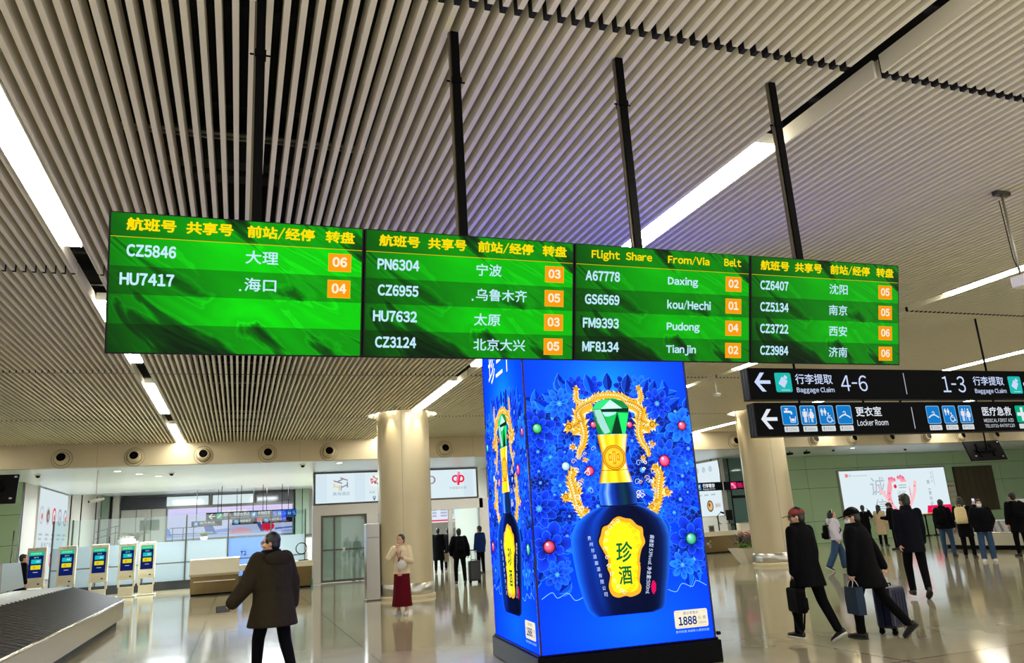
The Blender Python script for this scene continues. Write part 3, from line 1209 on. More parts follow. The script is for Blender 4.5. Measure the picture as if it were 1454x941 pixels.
def gold_scroll(A, path, w0, w1, rng, spikes=True):
    """a coiling gilt ornament: dark edge, gilt body, light ridge, scallops and curls"""
    sp = spline(path, 9)
    n = len(sp)
    A.line(sp, w0 * 1.35, GOLD_D, w1 * 1.35)
    A.up()
    if spikes:
        for i in range(3, n - 2, 3):
            a, b = sp[i - 1], sp[i + 1]
            dx, dy = b[0] - a[0], b[1] - a[1]
            q = math.hypot(dx, dy) or 1e-6
            w = w0 + (w1 - w0) * i / n
            for s in (-1, 1):
                nx, ny = -dy / q * s, dx / q * s
                p = sp[i]
                tip = (p[0] + nx * w * .88 - dx / q * w * .5, p[1] + ny * w * .88 - dy / q * w * .5)
                A.poly([(p[0] + nx * w * .4 + dx / q * w * .3, p[1] + ny * w * .4 + dy / q * w * .3), tip, (p[0] + nx * w * .4 - dx / q * w * .3, p[1] + ny * w * .4 - dy / q * w * .3)], rng.choice([GOLD, GOLD_L, S(216, 196, 140)]))
        A.up()
    A.line(sp, w0, GOLD, w1)
    A.up()
    A.line([(p[0] - w0 * .14, p[1] + w0 * .14) for p in sp], w0 * .34, GOLD_L, w1 * .34)
    A.up()
    for i in range(1, n, 2):
        w = w0 + (w1 - w0) * i / n
        A.arc(sp[i][0], sp[i][1], w * .30, 20, 200, w * .09, S(170, 116, 20), 5)
    A.up()


def curl(A, u, v, r, flip, col, w):
    A.line([(u + flip * r * (1 - k / 26) * math.cos(k * .36), v + r * (1 - k / 26) * math.sin(k * .36)) for k in range(22)], w, col, w * .5)


def hue(stops):
    def f(t):
        for i in range(len(stops) - 1):
            if t <= stops[i + 1][0]:
                a, b = stops[i], stops[i + 1]
                k = (t - a[0]) / max(b[0] - a[0], 1e-6)
                return S(*[a[1][j] + (b[1][j] - a[1][j]) * k for j in range(3)])
        return S(*stops[-1][1])
    return f


def strip_fill(A, rows, fn, nx=16):
    """rows: (v, u_left, u_right); colour by fn(s, k) across the width"""
    pts, cols, fs = [], [], []
    for v, a, b in rows:
        for i in range(nx + 1):
            s = i / nx
            pts.append((a + (b - a) * s, v))
            cols.append(fn(s, len(pts) // (nx + 1) / len(rows)))
    for r in range(len(rows) - 1):
        for i in range(nx):
            fs.append((r * (nx + 1) + i, r * (nx + 1) + i + 1, (r + 1) * (nx + 1) + i + 1, (r + 1) * (nx + 1) + i))
    A.mesh(pts, fs, cols)
    A.up()


def pillar_art():
    rng = random.Random(7)
    A = Art(0.000012)
    # blue ground with a lighter glow behind the bottle's cap
    pts, cols, fs = [], [], []
    nx, ny = 22, 44
    for j in range(ny + 1):
        for i in range(nx + 1):
            u, v = W_K * i / nx, H_K * j / ny
            d = math.hypot((u - 1.02) * 1.0, (v - 2.75) * 0.9)
            g = max(0.0, 1 - d / 1.25)
            d2 = math.hypot((u - 1.1) * .8, (v - 0.2) * 1.3)
            g = max(g * g, 0.35 * max(0, 1 - d2 / .9))
            pts.append((u, v))
            q = S(2 + 14 * g, 56 + 96 * g, 208 + 47 * min(1, g * 2))
            cols.append((q[0], q[1], q[2] * 5.5, 1))
    for j in range(ny):
        for i in range(nx):
            fs.append((j * (nx + 1) + i, j * (nx + 1) + i + 1, (j + 1) * (nx + 1) + i + 1, (j + 1) * (nx + 1) + i))
    A.mesh(pts, fs, cols)
    A.up()
    # thicket of blue flowers left and right of the bottle
    for k in range(300):
        u, v = rng.uniform(0.03, 2.01), rng.uniform(0.70, 2.85)
        top = 2.62 + 0.33 * max(0, 1 - abs(abs(u - 1.02) - 0.42) / 0.6)
        if v > top or (v > 2.72 and abs(u - 1.02) < 0.22):
            continue
        if v < 0.95 + 0.25 * rng.random() and 0.40 < u < 1.62:
            continue
        leaf(A, u, v, rng.uniform(.15, .27), math.atan2(v - 1.7, u - 1.02) + rng.uniform(-.8, .8), rng)
    for k in range(120):
        u = rng.choice([rng.uniform(.06, .8), rng.uniform(1.25, 1.98)])
        v = rng.uniform(0.78, 2.72)
        if v < 1.1 and .36 < u < 1.66:
            continue
        flower(A, u, v, rng.uniform(.08, .16), rng.choice([6, 7, 8, 9]), rng, None, rng.uniform(0, 1))
    for u in (0.62, 0.82, 1.24, 1.42):
        flower(A, u, 2.86, .15, 7, rng, None, .3)
    for k in range(11):
        a = R_(20 + 14 * k)
        leaf(A, 1.02 + 0.86 * math.cos(a), 2.30 + 0.50 * math.sin(a), .24, a, rng)
    for u, v, r, n, gem in ((.118, 2.395, .23, 7, (20, 130, 60)), (1.922, 2.38, .22, 7, (150, 20, 60)), (1.645, 1.976, .27, 11, (200, 20, 70)), (.425, 1.959, .20, 8, (110, 160, 235)),
                            (.707, 1.896, .21, 12, (200, 20, 60)), (.404, 2.675, .19, 9, None), (1.629, 2.652, .19, 9, None), (.077, 1.508, .22, 8, None), (1.354, 1.88, .20, 11, None),
                            (.164, 1.096, .28, 6, (140, 16, 50)), (1.875, 1.08, .27, 6, (14, 120, 90)), (.234, .80, .16, 7, None), (1.73, .80, .16, 7, None), (.80, 2.42, .15, 9, (190, 20, 60)), (1.25, 2.41, .15, 9, (190, 20, 60))):
        flower(A, u, v, r, n, rng, gem, rng.uniform(0, 1))
    for s in (-1, 1):
        A.line(spline([(1.02 + s * .98, .56), (1.02 + s * .86, .62), (1.02 + s * .80, .56), (1.02 + s * .68, .60), (1.02 + s * .60, .52), (1.02 + s * .50, .55)], 6), .006, S(120, 190, 255))
    A.up()
    # gilt scrollwork climbing both sides
    for s in (-1, 1):
        X = lambda p: (1.02 + s * (1.02 - p[0]), p[1])
        for path, w0, w1 in (([(1.03, 2.765), (.887, 2.748), (.80, 2.70), (.70, 2.672), (.625, 2.70), (.612, 2.76), (.631, 2.82)], .075, .045),
                             ([(.80, 2.66), (.70, 2.62), (.63, 2.55), (.655, 2.45), (.60, 2.40), (.52, 2.36)], .10, .12),
                             ([(.655, 2.44), (.68, 2.32), (.655, 2.20), (.60, 2.12), (.585, 2.03)], .085, .04),
                             ([(.535, 1.93), (.47, 1.82), (.53, 1.74), (.545, 1.66), (.46, 1.62), (.40, 1.60)], .075, .06),
                             ([(.47, 1.80), (.50, 1.68), (.52, 1.56), (.56, 1.46), (.62, 1.38)], .09, .07)):
            gold_scroll(A, [X(p) for p in path], w0, w1, rng)
        for (u, v, r) in ((.625, 2.84, .05), (.50, 2.40, .085), (.53, 2.17, .055), (.40, 1.62, .07), (.52, 1.90, .05), (.66, 2.02, .04), (.62, 1.46, .06), (.55, 1.52, .05)):
            u, v = X((u, v))
            for k in range(9):
                a = k * .7 + rng.random()
                A.poly([(u + r * 1.02 * math.cos(a), v + r * 1.02 * math.sin(a)), (u + r * .5 * math.cos(a + .5), v + r * .5 * math.sin(a + .5)), (u + r * .5 * math.cos(a - .5), v + r * .5 * math.sin(a - .5))], rng.choice([GOLD, GOLD_L, S(206, 150, 30)]))
            A.up()
            A.circ(u, v, r * .55, GOLD, 10)
            A.up()
            curl(A, u, v, r * .5, s, GOLD_D, r * .14)
            A.up()
        for k in range(16):
            u, v = X((rng.uniform(.52, .78), rng.uniform(1.42, 2.2)))
            curl(A, u, v, rng.uniform(.02, .04), rng.choice([-1, 1]), rng.choice([S(232, 224, 200), S(196, 170, 110), S(130, 170, 230)]), .010)
        A.up()
    # bottle: body, neck, gilt collar, faceted green stopper
    L_ = [(.329, .64), (.36, .60), (.405, .552), (.523, .509), (.718, .462), (.952, .429), (1.129, .418), (1.236, .442), (1.323, .492), (1.398, .586), (1.455, .69), (1.495, .80)]
    R__ = [(.329, 1.33), (.36, 1.44), (.405, 1.47), (.523, 1.50), (.718, 1.55), (.952, 1.595), (1.129, 1.612), (1.236, 1.59), (1.323, 1.545), (1.398, 1.455), (1.455, 1.35), (1.495, 1.245)]
    glass = hue([(0, (30, 120, 235)), (.05, (16, 80, 210)), (.14, (6, 34, 130)), (.22, (12, 66, 190)), (.30, (6, 26, 96)), (.45, (4, 12, 48)), (.8, (3, 8, 34)), (.93, (8, 30, 90)), (1, (36, 100, 210))])
    low = hue([(0, (16, 90, 220)), (.08, (5, 30, 120)), (.3, (2, 10, 46)), (.9, (2, 8, 34)), (1, (16, 60, 150))])

    def body_col(s, k):
        a, b = low(s), glass(s)
        t = min(1, k * 1.25)
        return tuple(a[j] + (b[j] - a[j]) * t for j in range(3))
    strip_fill(A, [(v, a, R__[i][1]) for i, (v, a) in enumerate(L_)], body_col, 24)
    strip_fill(A, [(1.485, .815, 1.245), (1.52, .80, 1.25), (1.634, .788, 1.253), (1.70, .81, 1.23), (1.752, .828, 1.213)],
               lambda s, k: hue([(0, (40, 110, 220)), (.12, (20, 70, 190)), (.22, (120, 170, 235)), (.32, (16, 60, 170)), (.5, (8, 26, 90)), (.68, (10, 50, 60)), (.8, (6, 20, 60)), (1, (30, 80, 180))])(s), 18)
    A.line([(.80, 1.498), (1.03, 1.488), (1.25, 1.50)], .016, S(6, 14, 50))
    A.up()
    gold = hue([(0, (120, 84, 10)), (.06, (214, 160, 20)), (.16, (255, 236, 120)), (.26, (236, 184, 16)), (.5, (255, 222, 40)), (.62, (230, 160, 10)), (.8, (255, 226, 60)), (.92, (255, 250, 200)), (1, (130, 84, 10))])
    strip_fill(A, [(1.751, .806, 1.22), (1.887, .842, 1.182), (1.97, .862, 1.168), (2.062, .868, 1.165), (2.19, .848, 1.189), (2.302, .828, 1.213)], lambda s, k: gold(s), 20)
    A.line([(.84, 1.895), (1.02, 1.888), (1.183, 1.895)], .006, GOLD_D)
    A.up()
    A.circ(1.02, 2.035, .145, S(150, 96, 10), 28)
    A.up()
    A.fan([(1.02 + .136 * math.cos(2 * PI * k / 28), 2.035 + .136 * math.sin(2 * PI * k / 28)) for k in range(28)], (.99, 2.05), S(255, 220, 60), S(222, 150, 14))
    A.up()
    A.arc(1.02, 2.035, .118, 0, 360, .006, GOLD_D, 28)
    for a, b, c, d in ((.95, 2.00, .99, 2.08), (1.0, 1.96, 1.04, 2.11), (1.05, 2.0, 1.09, 2.08)):
        A.rect(a, b, c, d, S(196, 130, 14))
        A.rect(a + .012, b + .02, c - .012, d - .02, S(250, 214, 80))
    A.up()
    G = lambda *p: list(p)
    A.poly(G((.847, 2.305), (1.186, 2.302), (1.251, 2.55), (1.258, 2.615), (1.184, 2.694), (1.07, 2.726), (.953, 2.715), (.845, 2.667), (.800, 2.60), (.816, 2.473)), S(18, 150, 66))
    A.up()
    A.poly(G((.845, 2.667), (.953, 2.715), (1.034, 2.707), (.908, 2.601), (.81, 2.60)), S(40, 196, 110))
    A.poly(G((1.034, 2.707), (.908, 2.601), (1.176, 2.604)), S(176, 240, 214))
    A.poly(G((1.034, 2.707), (1.184, 2.694), (1.258, 2.615), (1.176, 2.604)), S(20, 120, 56))
    A.poly(G((.905, 2.601), (1.257, 2.606), (1.252, 2.558), (.918, 2.564)), S(8, 40, 26))
    A.poly(G((.918, 2.564), (1.10, 2.562), (1.06, 2.51), (.95, 2.512)), S(150, 226, 200))
    A.poly(G((.81, 2.59), (.90, 2.595), (1.00, 2.33), (.93, 2.307), (.86, 2.42)), S(140, 190, 180))
    A.poly(G((.805, 2.57), (.83, 2.585), (.90, 2.31), (.847, 2.305), (.815, 2.47)), S(16, 110, 54))
    A.up()
    A.poly(G((1.107, 2.556), (1.145, 2.307), (1.012, 2.309)), S(6, 46, 26))
    A.poly(G((1.12, 2.556), (1.246, 2.54), (1.186, 2.304), (1.150, 2.306)), S(30, 206, 96))
    A.poly(G((1.095, 2.54), (1.0, 2.33), (.955, 2.50)), S(24, 170, 80))
    A.up()
    # gilt label
    plq = [(.935, 1.348), (1.004, 1.375), (1.092, 1.35), (1.158, 1.336), (1.219, 1.272), (1.283, 1.237), (1.286, 1.156), (1.299, 1.074), (1.245, .997), (1.21, .88), (1.213, .8), (1.187, .664), (1.202, .604), (1.173, .538),
           (1.07, .507), (1.006, .522), (.917, .51), (.845, .544), (.816, .633), (.843, .748), (.818, .828), (.836, .905), (.791, 1.007), (.746, 1.109), (.775, 1.187), (.805, 1.265), (.874, 1.291)]
    big = [((u - 1.02) * 1.07 + 1.02, (v - .94) * 1.045 + .94) for u, v in plq]
    A.fan(spline(big + [big[0]], 4), (1.02, .94), S(6, 10, 40), S(6, 10, 40))
    A.up()
    A.fan(spline(plq + [plq[0]], 4), (1.04, .95), S(255, 226, 20), S(214, 150, 40))
    A.up()
    inn = [((u - 1.02) * .86 + 1.02, (v - .94) * .9 + .94) for u, v in plq]
    A.fan(spline(inn + [inn[0]], 4), (1.04, .98), S(255, 232, 24), S(252, 206, 20))
    A.line(spline(inn + [inn[0]], 4), .006, S(190, 130, 20))
    A.up()
    for k in range(26):
        a = 2 * PI * k / 26
        curl(A, 1.015 + .19 * math.cos(a) * (1 + .22 * math.sin(a)), .94 + .385 * math.sin(a), .026, 1 if k % 2 else -1, S(236, 224, 190) if math.cos(a) < 0 else S(206, 146, 20), .007)
    A.up()
    A.text('珍', (.93, .875, 1.125, 1.10), S(0, 92, 44), .022, shear=.08)
    A.text('酒', (.945, .640, 1.105, .84), S(0, 92, 44), .022)
    for s, (u0, v0), (u1, v1), h in (('贵州珍酒酿酒有限公司', (.635, 1.16), (.775, .555), .042), ('酱香型 53%vol 净含量:500ml', (1.395, 1.15), (1.265, .52), .05)):
        if s[0] == '贵':
            for k, chh in enumerate(s):
                t = k / (len(s) - 1)
                u, v = u0 + (u1 - u0) * t, v0 + (v1 - v0) * t
                A.text(chh, (u - .02, v - .022, u + .02, v + .022), S(178, 196, 230), 0.0)
        else:
            ang = math.degrees(math.atan2(v1 - v0, u1 - u0))
            A.text(s, ((u0 + u1) / 2 - .026, (v0 + v1) / 2 - .32, (u0 + u1) / 2 + .026, (v0 + v1) / 2 + .32), S(190, 206, 236), 0.0, rot=ang)
    A.poly([(1.34, .51), (1.372, .55), (1.382, .62), (1.362, .66), (1.34, .655), (1.318, .60), (1.322, .54)], S(190, 10, 80))
    A.up()
    # price plate
    A.rrect(1.56, .128, 1.968, .318, .022, S(206, 198, 170))
    A.up()
    for q in ((1.575, .142, 1.953, .146), (1.575, .296, 1.63, .300), (1.90, .296, 1.953, .300)):
        A.rect(*q, S(196, 160, 90))
    A.text('建议零售价', (1.67, .268, 1.86, .300), S(70, 80, 130), 0)
    A.text('1888', (1.605, .158, 1.83, .25), S(10, 34, 110), .04)
    A.text('元/瓶', (1.845, .205, 1.945, .245), S(80, 90, 130), 0)
    A.text('500ml', (1.845, .160, 1.945, .19), S(80, 90, 130), 0)
    A.text('贵州珍酒 未成年人请勿饮酒', (1.56, .082, 1.968, .108), S(150, 190, 250), 0)
    # brush lettering across the top
    A.text('珍三十', (.42, 3.19, 1.60, 3.66), S(236, 242, 255), .006, shear=.06)
    A.up()
    return A


t = thing('advertising_pillar', 'tall blue backlit advertising pillar showing a dark bottle with a green stopper', 'advertising pillar', (3.05, 8.15, 0), R_(-4.54))
KA = pillar_art()
M_KPRINT = print_mat('pillar_backlit_print', KIOSK_GLOW)
kb = MB()
kb.b2((-0.05, -0.05, 0.0), (W_K + 0.05, W_K + 0.05, 0.235))
kb.b2((-0.03, -0.03, 0.235), (W_K + 0.03, W_K + 0.03, 0.258))
kb.build('base', M_BLACK, t, bevel=0.008)
cb = MB()
cb.b2((0.0, 0.0, 0.258), (W_K, W_K, 0.258 + H_K + 0.03))
for (x, y) in ((0, 0), (W_K, 0), (0, W_K), (W_K, W_K)):
    cb.b2((x - 0.012, y - 0.012, 0.258), (x + 0.012, y + 0.012, 0.258 + H_K + 0.03))
cb.build('cabinet', mat('pillar_frame', S(8, 20, 70), 0.35, 0.4), t)
fb = MB()
CL = lambda u: min(max(u, 0.004), W_K - 0.004)
KA.into(fb, lambda u, v, d: (CL(u), -0.004 - d, 0.258 + v), 0)
fb.build('backlit_panel', M_KPRINT, t)
fb = MB()
KA.into(fb, lambda u, v, d: (-0.004 - d, W_K - CL(u), 0.258 + v), 0)
lp = fb.build('backlit_panel', M_KPRINT, t)
lb = MB()
lb.b2((W_K + 0.002, 0.03, 0.62), (W_K + 0.03, 0.16, 0.84))
lb.tube([(W_K + 0.02, -0.02, 0.30), (W_K + 0.06, -0.02, 0.30)], 0.02, 10)
lb.build('door_latch', M_BLACKM, t)
# ================================================================== entrance zone behind the soffit
M_CREAM = mat('cream_enamel', S(226, 216, 190), 0.35)
M_BRONZE = speckle(mat('bronze_panel', S(150, 130, 92), 0.25, 0.8), 6, 0.1)
M_GLASS = glass_mat('clear_glass')
M_FROST = glass_mat('frosted_glass', (0.8, 0.88, 0.88, 1), 0.08, 0.72, S(158, 170, 176))
M_BLUEFROST = glass_mat('blue_frosted_glass', (0.7, 0.8, 0.95, 1), 0.08, 0.75, S(110, 140, 190))
M_DOORGLASS = glass_mat('door_glass', (0.62, 0.70, 0.66, 1), 0.14, 0.45, S(120, 134, 124))
M_PLATE = mat('light_grey_plate', S(206, 208, 206), 0.3, 0.2)


def xprism(mb, poly, x0, x1, mi=0):
    """(y, z) outline extruded along x"""
    n = len(poly)
    vs = [(x0, y, z) for y, z in poly] + [(x1, y, z) for y, z in poly]
    fs = [tuple(range(n))[::-1], tuple(range(n, 2 * n))] + [(i, (i + 1) % n, n + (i + 1) % n, n + i) for i in range(n)]
    return mb.add(vs, fs, mi)


def face_panel(name, art, w, h, matname, strength, parent, fn, base=None):
    fb = MB()
    if base is not None:
        fb.add([fn(0, 0, 0), fn(w, 0, 0), fn(w, h, 0), fn(0, h, 0)], [(0, 1, 2, 3)], 0, base)
    art.into(fb, fn, 0)
    return fb.build(name, print_mat(matname, strength) if strength else ink_mat(matname), parent)


# ---- sliding door portal with the lightbox sign over it
t = thing('door_1', 'stainless sliding door portal', 'door', (2.62, 30.5, 0))
struct(t)
fb = MB()
fb.b2((0.0, 0, 0), (0.30, 0.35, 2.83))
fb.b2((0.30, 0, 2.45), (6.7, 0.35, 2.83))
fb.b2((2.02, 0, 0), (2.45, 0.35, 2.45))
fb.b2((5.28, 0.05, 0), (5.42, 0.25, 2.45))
fb.b2((6.55, 0, 0), (6.98, 0.35, 2.83))
fb.build('portal_frame', M_STEEL, t)
gb = MB()
gb.b2((0.38, 0.10, 0.10), (1.98, 0.125, 2.38))
gb.build('sliding_glass', M_DOORGLASS, t)
gb = MB()
gb.b2((0.30, 0.07, 0.02), (2.02, 0.16, 0.10))
gb.b2((0.30, 0.07, 2.38), (2.02, 0.16, 2.45))
gb.b2((0.30, 0.07, 0.1), (0.38, 0.16, 2.38))
gb.b2((0.78, 0.07, 0.1), (0.83, 0.16, 2.38))
gb.b2((1.95, 0.07, 0.1), (2.02, 0.16, 2.38))
gb.b2((0.38, 0.09, 1.16), (1.98, 0.14, 1.20))
gb.build('leaf_frame', M_STEEL_D, t)
MB().box((1.15, 0.06, 1.18), (0.10, 0.05, 0.12)).build('handle', M_STEEL, t)
gb = MB()
gb.b2((5.42, 0.12, 0.05), (6.55, 0.14, 2.45))
gb.build('fixed_glass', M_GLASS, t)

t = thing('lightbox_sign', 'long white lightbox sign over the sliding doors, behind the lit round column', 'lightbox', (2.64, 30.5, 2.84))
LW, LH = 6.52, 1.24
MB().b2((0, 0.0, 0), (LW, 0.3, LH - 0.02)).build('housing', M_STEEL_D, t)
A = Art(0.002)
A.rect(0.08, 0.06, LW - 0.08, LH - 0.08, S(220, 238, 244))
A.up()
for a, b in ((0.1, 0.5), (1.55, 1.95), (5.9, 6.3)):
    A.rect(a, 0.10, b, LH - 0.12, S(212, 230, 240))
A.up()
cx, cy, q = 1.02, 0.80, 0.30     # cube logo drawn from three H shapes
for (a, b), (c, d), (e, f), col in (((-.30, .10), (.06, -.02), (0, 0), S(150, 130, 140)), ((-.02, .22), (.30, .10), (0, 0), S(160, 136, 136)), ((-.14, .05), (.12, .17), (0, 0), S(150, 130, 140)),
                                    ((-.28, .0), (-.28, -.20), (0, 0), S(236, 206, 160)), ((-.06, -.10), (-.06, -.32), (0, 0), S(236, 196, 140)), ((-.28, -.10), (-.06, -.20), (0, 0), S(236, 206, 130)),
                                    ((.02, -.10), (.02, -.32), (0, 0), S(150, 170, 180)), ((.28, .04), (.28, -.20), (0, 0), S(140, 130, 150)), ((.02, -.20), (.28, -.08), (0, 0), S(140, 140, 160))):
    A.line([(cx + a * .9, cy + b * .9), (cx + c * .9, cy + d * .9)], 0.045, col)
A.text('美海酒店', (0.72, 0.33, 1.36, 0.46), S(140, 158, 170), 0.0)
A.circ(2.34, 0.84, .225, S(244, 246, 244), 24)
A.up()
rng = random.Random(3)
for k in range(26):
    a, r = rng.uniform(0, 6.28), rng.uniform(0, .17)
    A.circ(2.34 + r * math.cos(a), 0.84 + r * math.sin(a), rng.uniform(.02, .055), rng.choice([S(236, 120, 160), S(150, 110, 90), S(236, 232, 220), S(190, 170, 150), S(120, 60, 60), S(250, 250, 246)]), 8)
    A.up()
A.rect(2.08, 0.475, 2.34, 0.50, S(240, 220, 190))
A.text('食全食', (2.10, 0.36, 2.32, 0.44), S(120, 150, 150), 0.0)
A.text('妙饮堂', (2.42, 0.44, 2.64, 0.51), S(160, 190, 200), 0.0)
A.circ(2.29, .20, .06, S(110, 110, 160), 14)
A.poly([(2.235, .18), (2.345, .18), (2.29, .06)], S(110, 110, 160))
A.up()
A.circ(2.29, .205, .03, S(224, 238, 246), 10)
A.text('负一层', (2.46, .07, 2.95, .23), S(150, 170, 190), 0.0)
A.circ(4.58, .78, .16, S(150, 140, 160), 20)
A.up()
A.circ(4.55, .78, .12, S(226, 236, 240), 20)
A.up()
A.arc(5.56, .79, .12, 40, 320, .07, S(216, 50, 110))
A.arc(5.78, .79, .12, -140, 140, .07, S(240, 20, 60))
A.line([(5.72, 1.06), (5.68, .90), (5.62, .62)], .11, S(240, 140, 170))
A.line([(5.74, .92), (5.66, .54)], .09, S(240, 20, 60))
A.text('中国福利彩票', (5.30, .38, 6.0, .48), S(160, 170, 180), 0.0)
face_panel('sign_face', A, LW, LH, 'lightbox_print', 1.0, t, lambda u, v, d: (u, -0.002 - d, v))

# ---- what shows through the right-hand doorway: a bright counter hall with a display
t = thing('shop_display', 'white screen with a red stripe seen through the doorway right of the lit column', 'display', (9.15, 38, 2.05))
MB().b2((-1.2, 0.03, 0), (1.3, 0.15, 0.75)).build('housing', M_WHITE, t)
A = Art(0.003)
A.rect(-1.18, .02, 1.28, .73, S(226, 232, 246))
A.up()
A.rect(-1.18, .06, 1.28, .13, S(230, 60, 90))
for k in range(5):
    for j in range(3):
        A.rect(-1.0 + k * .42, .28 + j * .14, -.78 + k * .42 + .1 * (k % 2), .36 + j * .14, S(170, 180, 214))
A.up()
face_panel('screen', A, 1, 1, 'shop_screen', 1.0, t, lambda u, v, d: (u, 0.03 - d, v))
t = thing('reception_counter', 'white counter seen through the doorway right of the lit column', 'counter', (8.6, 37.6, 0))
cb = MB()
xprism(cb, [(0, 0), (0, .9), (-.12, 1.05), (.6, 1.05), (.6, 0)], -2.4, 0.9)
cb.build('front', mat('counter_white', S(226, 230, 232), 0.3), t)
MB().b2((-2.45, -.2, 1.05), (0.95, .7, 1.1)).build('counter_top', M_WHITE, t)

# ---- glass screen across the left hall
t = thing('glass_partition', 'long glass screen with frosted lower half and slim posts behind the check-in kiosks', 'glass partition', (-6.85, 35.0, 0))
xs = [0.05, 0.72, 1.62, 3.28, 4.84, 6.45, 8.14, 9.55]
for i in range(len(xs) - 1):
    f = MB().b2((xs[i] + .02, -.006, .12), (xs[i + 1] - .02, .006, 1.86)).build('frosted_pane', M_BLUEFROST if i == 5 else M_FROST, t)
    MB().b2((xs[i] + .02, -.006, 1.87), (xs[i + 1] - .02, .006, 2.88)).build('clear_pane', M_GLASS, t)
    MB().b2((xs[i] + .02, -.015, 1.02), (xs[i + 1] - .02, .015, 1.05)).build('rail', M_STEEL_D, t)
for x in xs:
    MB().b2((x - .025, -.05, 0), (x + .025, .05, 2.9)).build('post', M_STEEL_D, t)
MB().b2((0, -.10, 0), (9.6, .10, .34)).build('plinth', mat('plinth_black', S(26, 28, 28), 0.15), t)
A = Art(0.002)
A.text('T2', (6.95, 1.15, 7.18, 1.32), S(40, 50, 90), .02)
A.text('出口', (6.95, 1.36, 7.2, 1.42), S(80, 90, 130), 0)
face_panel('door_lettering', A, 1, 1, 'partition_ink', 0, t, lambda u, v, d: (u, -0.008 - d, v))

# ---- lit advertising wall down the hall's left side
t = thing('advert_lightbox', 'white lit advert wall with round pictures, behind the leftmost check-in kiosks', 'lightbox', (-6.93, 32.6, 0.72))
MB().b2((0.0, 0, 0), (0.06, 5.1, 3.33)).build('housing', M_STEEL, t)
A = Art(0.002)
A.rect(.03, .03, 5.07, 3.30, S(220, 234, 238))
A.up()
rng = random.Random(5)
for k in range(5):
    u = .55 + k * .98
    for v, r in ((2.35, .34), (.72, .30)):
        A.circ(u, v, r, rng.choice([S(150, 170, 186), S(160, 150, 150), S(200, 206, 214)]) if k != 2 else S(236, 60, 90), 20)
        A.up()
        A.circ(u, v, r * .72, S(222, 230, 234) if k != 1 else S(150, 110, 80), 18)
        A.up()
        A.circ(u + .05, v - .04, r * .34, rng.choice([S(150, 120, 100), S(236, 90, 110), S(170, 186, 196)]), 12)
        A.up()
    for j in range(2):
        A.rect(u - .3, 1.62 - j * .16, u + .3 - .14 * j, 1.70 - j * .16, S(186, 196, 206))
A.text('美食广场', (.5, 1.18, 2.2, 1.38), S(160, 176, 190), 0)
face_panel('sign_face', A, 5.1, 3.33, 'advert_print', 0.95, t, lambda u, v, d: (0.062 + d, u, v))

# ---- video wall over the landing
t = thing('video_wall', 'long lavender video wall above the raised landing at the rear of the hall', 'video wall', (-3.66, 46.8, 2.06))
MB().b2((-.06, .03, -.1), (6.62, .25, 1.76)).build('housing', M_STEEL_D, t)
A = Art(0.004)
VW, VH = 6.55, 1.62
pts, cols, fs = [], [], []
for j in range(5):
    for i in range(9):
        pts.append((VW * i / 8, VH * j / 4))
        cols.append(S(186 + 22 * j / 4 + 10 * i / 8, 196 + 8 * j / 4, 236 + 6 * j / 4))
for j in range(4):
    for i in range(8):
        fs.append((j * 9 + i, j * 9 + i + 1, j * 9 + i + 10, j * 9 + i + 9))
A.mesh(pts, fs, cols)
A.up()
for y, k in ((1.34, .3), (1.22, 1.6), (1.46, 3.0)):
    A.line([(k, y), (k + 2.8, y + .02)], .012, S(166, 170, 214))
A.arc(1.2, .55, .62, 20, 170, .02, S(176, 190, 226))
A.arc(1.5, .50, .40, 10, 170, .02, S(170, 186, 226))
A.poly([(0, .10), (0, .62), (.12, .52), (.26, .10)], S(60, 130, 220))
A.up()
for v, c in ((.06, S(140, 170, 224)), (.14, S(110, 150, 216)), (.03, S(176, 196, 236))):
    A.rect(0, v, VW, v + .05, c)
A.up()
A.poly([(2.0, .18), (2.55, .18), (2.3, .62), (1.85, .62)], S(30, 90, 180))
A.poly([(2.4, .22), (3.2, .26), (3.2, .46), (2.5, .40)], S(110, 140, 220))
A.poly(spline([(3.1, .10), (3.3, .34), (3.7, .46), (4.2, .38), (4.4, .12)], 5), S(240, 176, 196))
A.up()
for k in range(14):
    A.rect(3.15 + k * .09, .14, 3.19 + k * .09, .20, S(90, 96, 130))
A.poly([(4.55, .74), (4.8, .70), (5.02, .18), (4.86, .16)], S(60, 90, 150))
A.rect(4.5, .74, 4.9, .92, S(230, 50, 90))
A.circ(5.05, .42, .22, S(236, 24, 70), 14)
A.circ(5.35, .44, .22, S(236, 24, 70), 14)
A.poly([(4.86, .34), (5.55, .36), (5.2, .12)], S(236, 24, 70))
A.poly([(5.6, .24), (6.55, .30), (6.55, .38), (5.6, .34)], S(70, 110, 190))
A.poly([(5.5, .52), (6.4, .58), (6.4, .64), (5.5, .58)], S(240, 190, 200))
A.text('湖南欢迎您', (2.7, 1.26, 4.1, 1.46), S(240, 236, 214), 0.01)
face_panel('screen', A, VW, VH, 'video_wall_screen', 1.05, t, lambda u, v, d: (u, 0.02 - d, v))
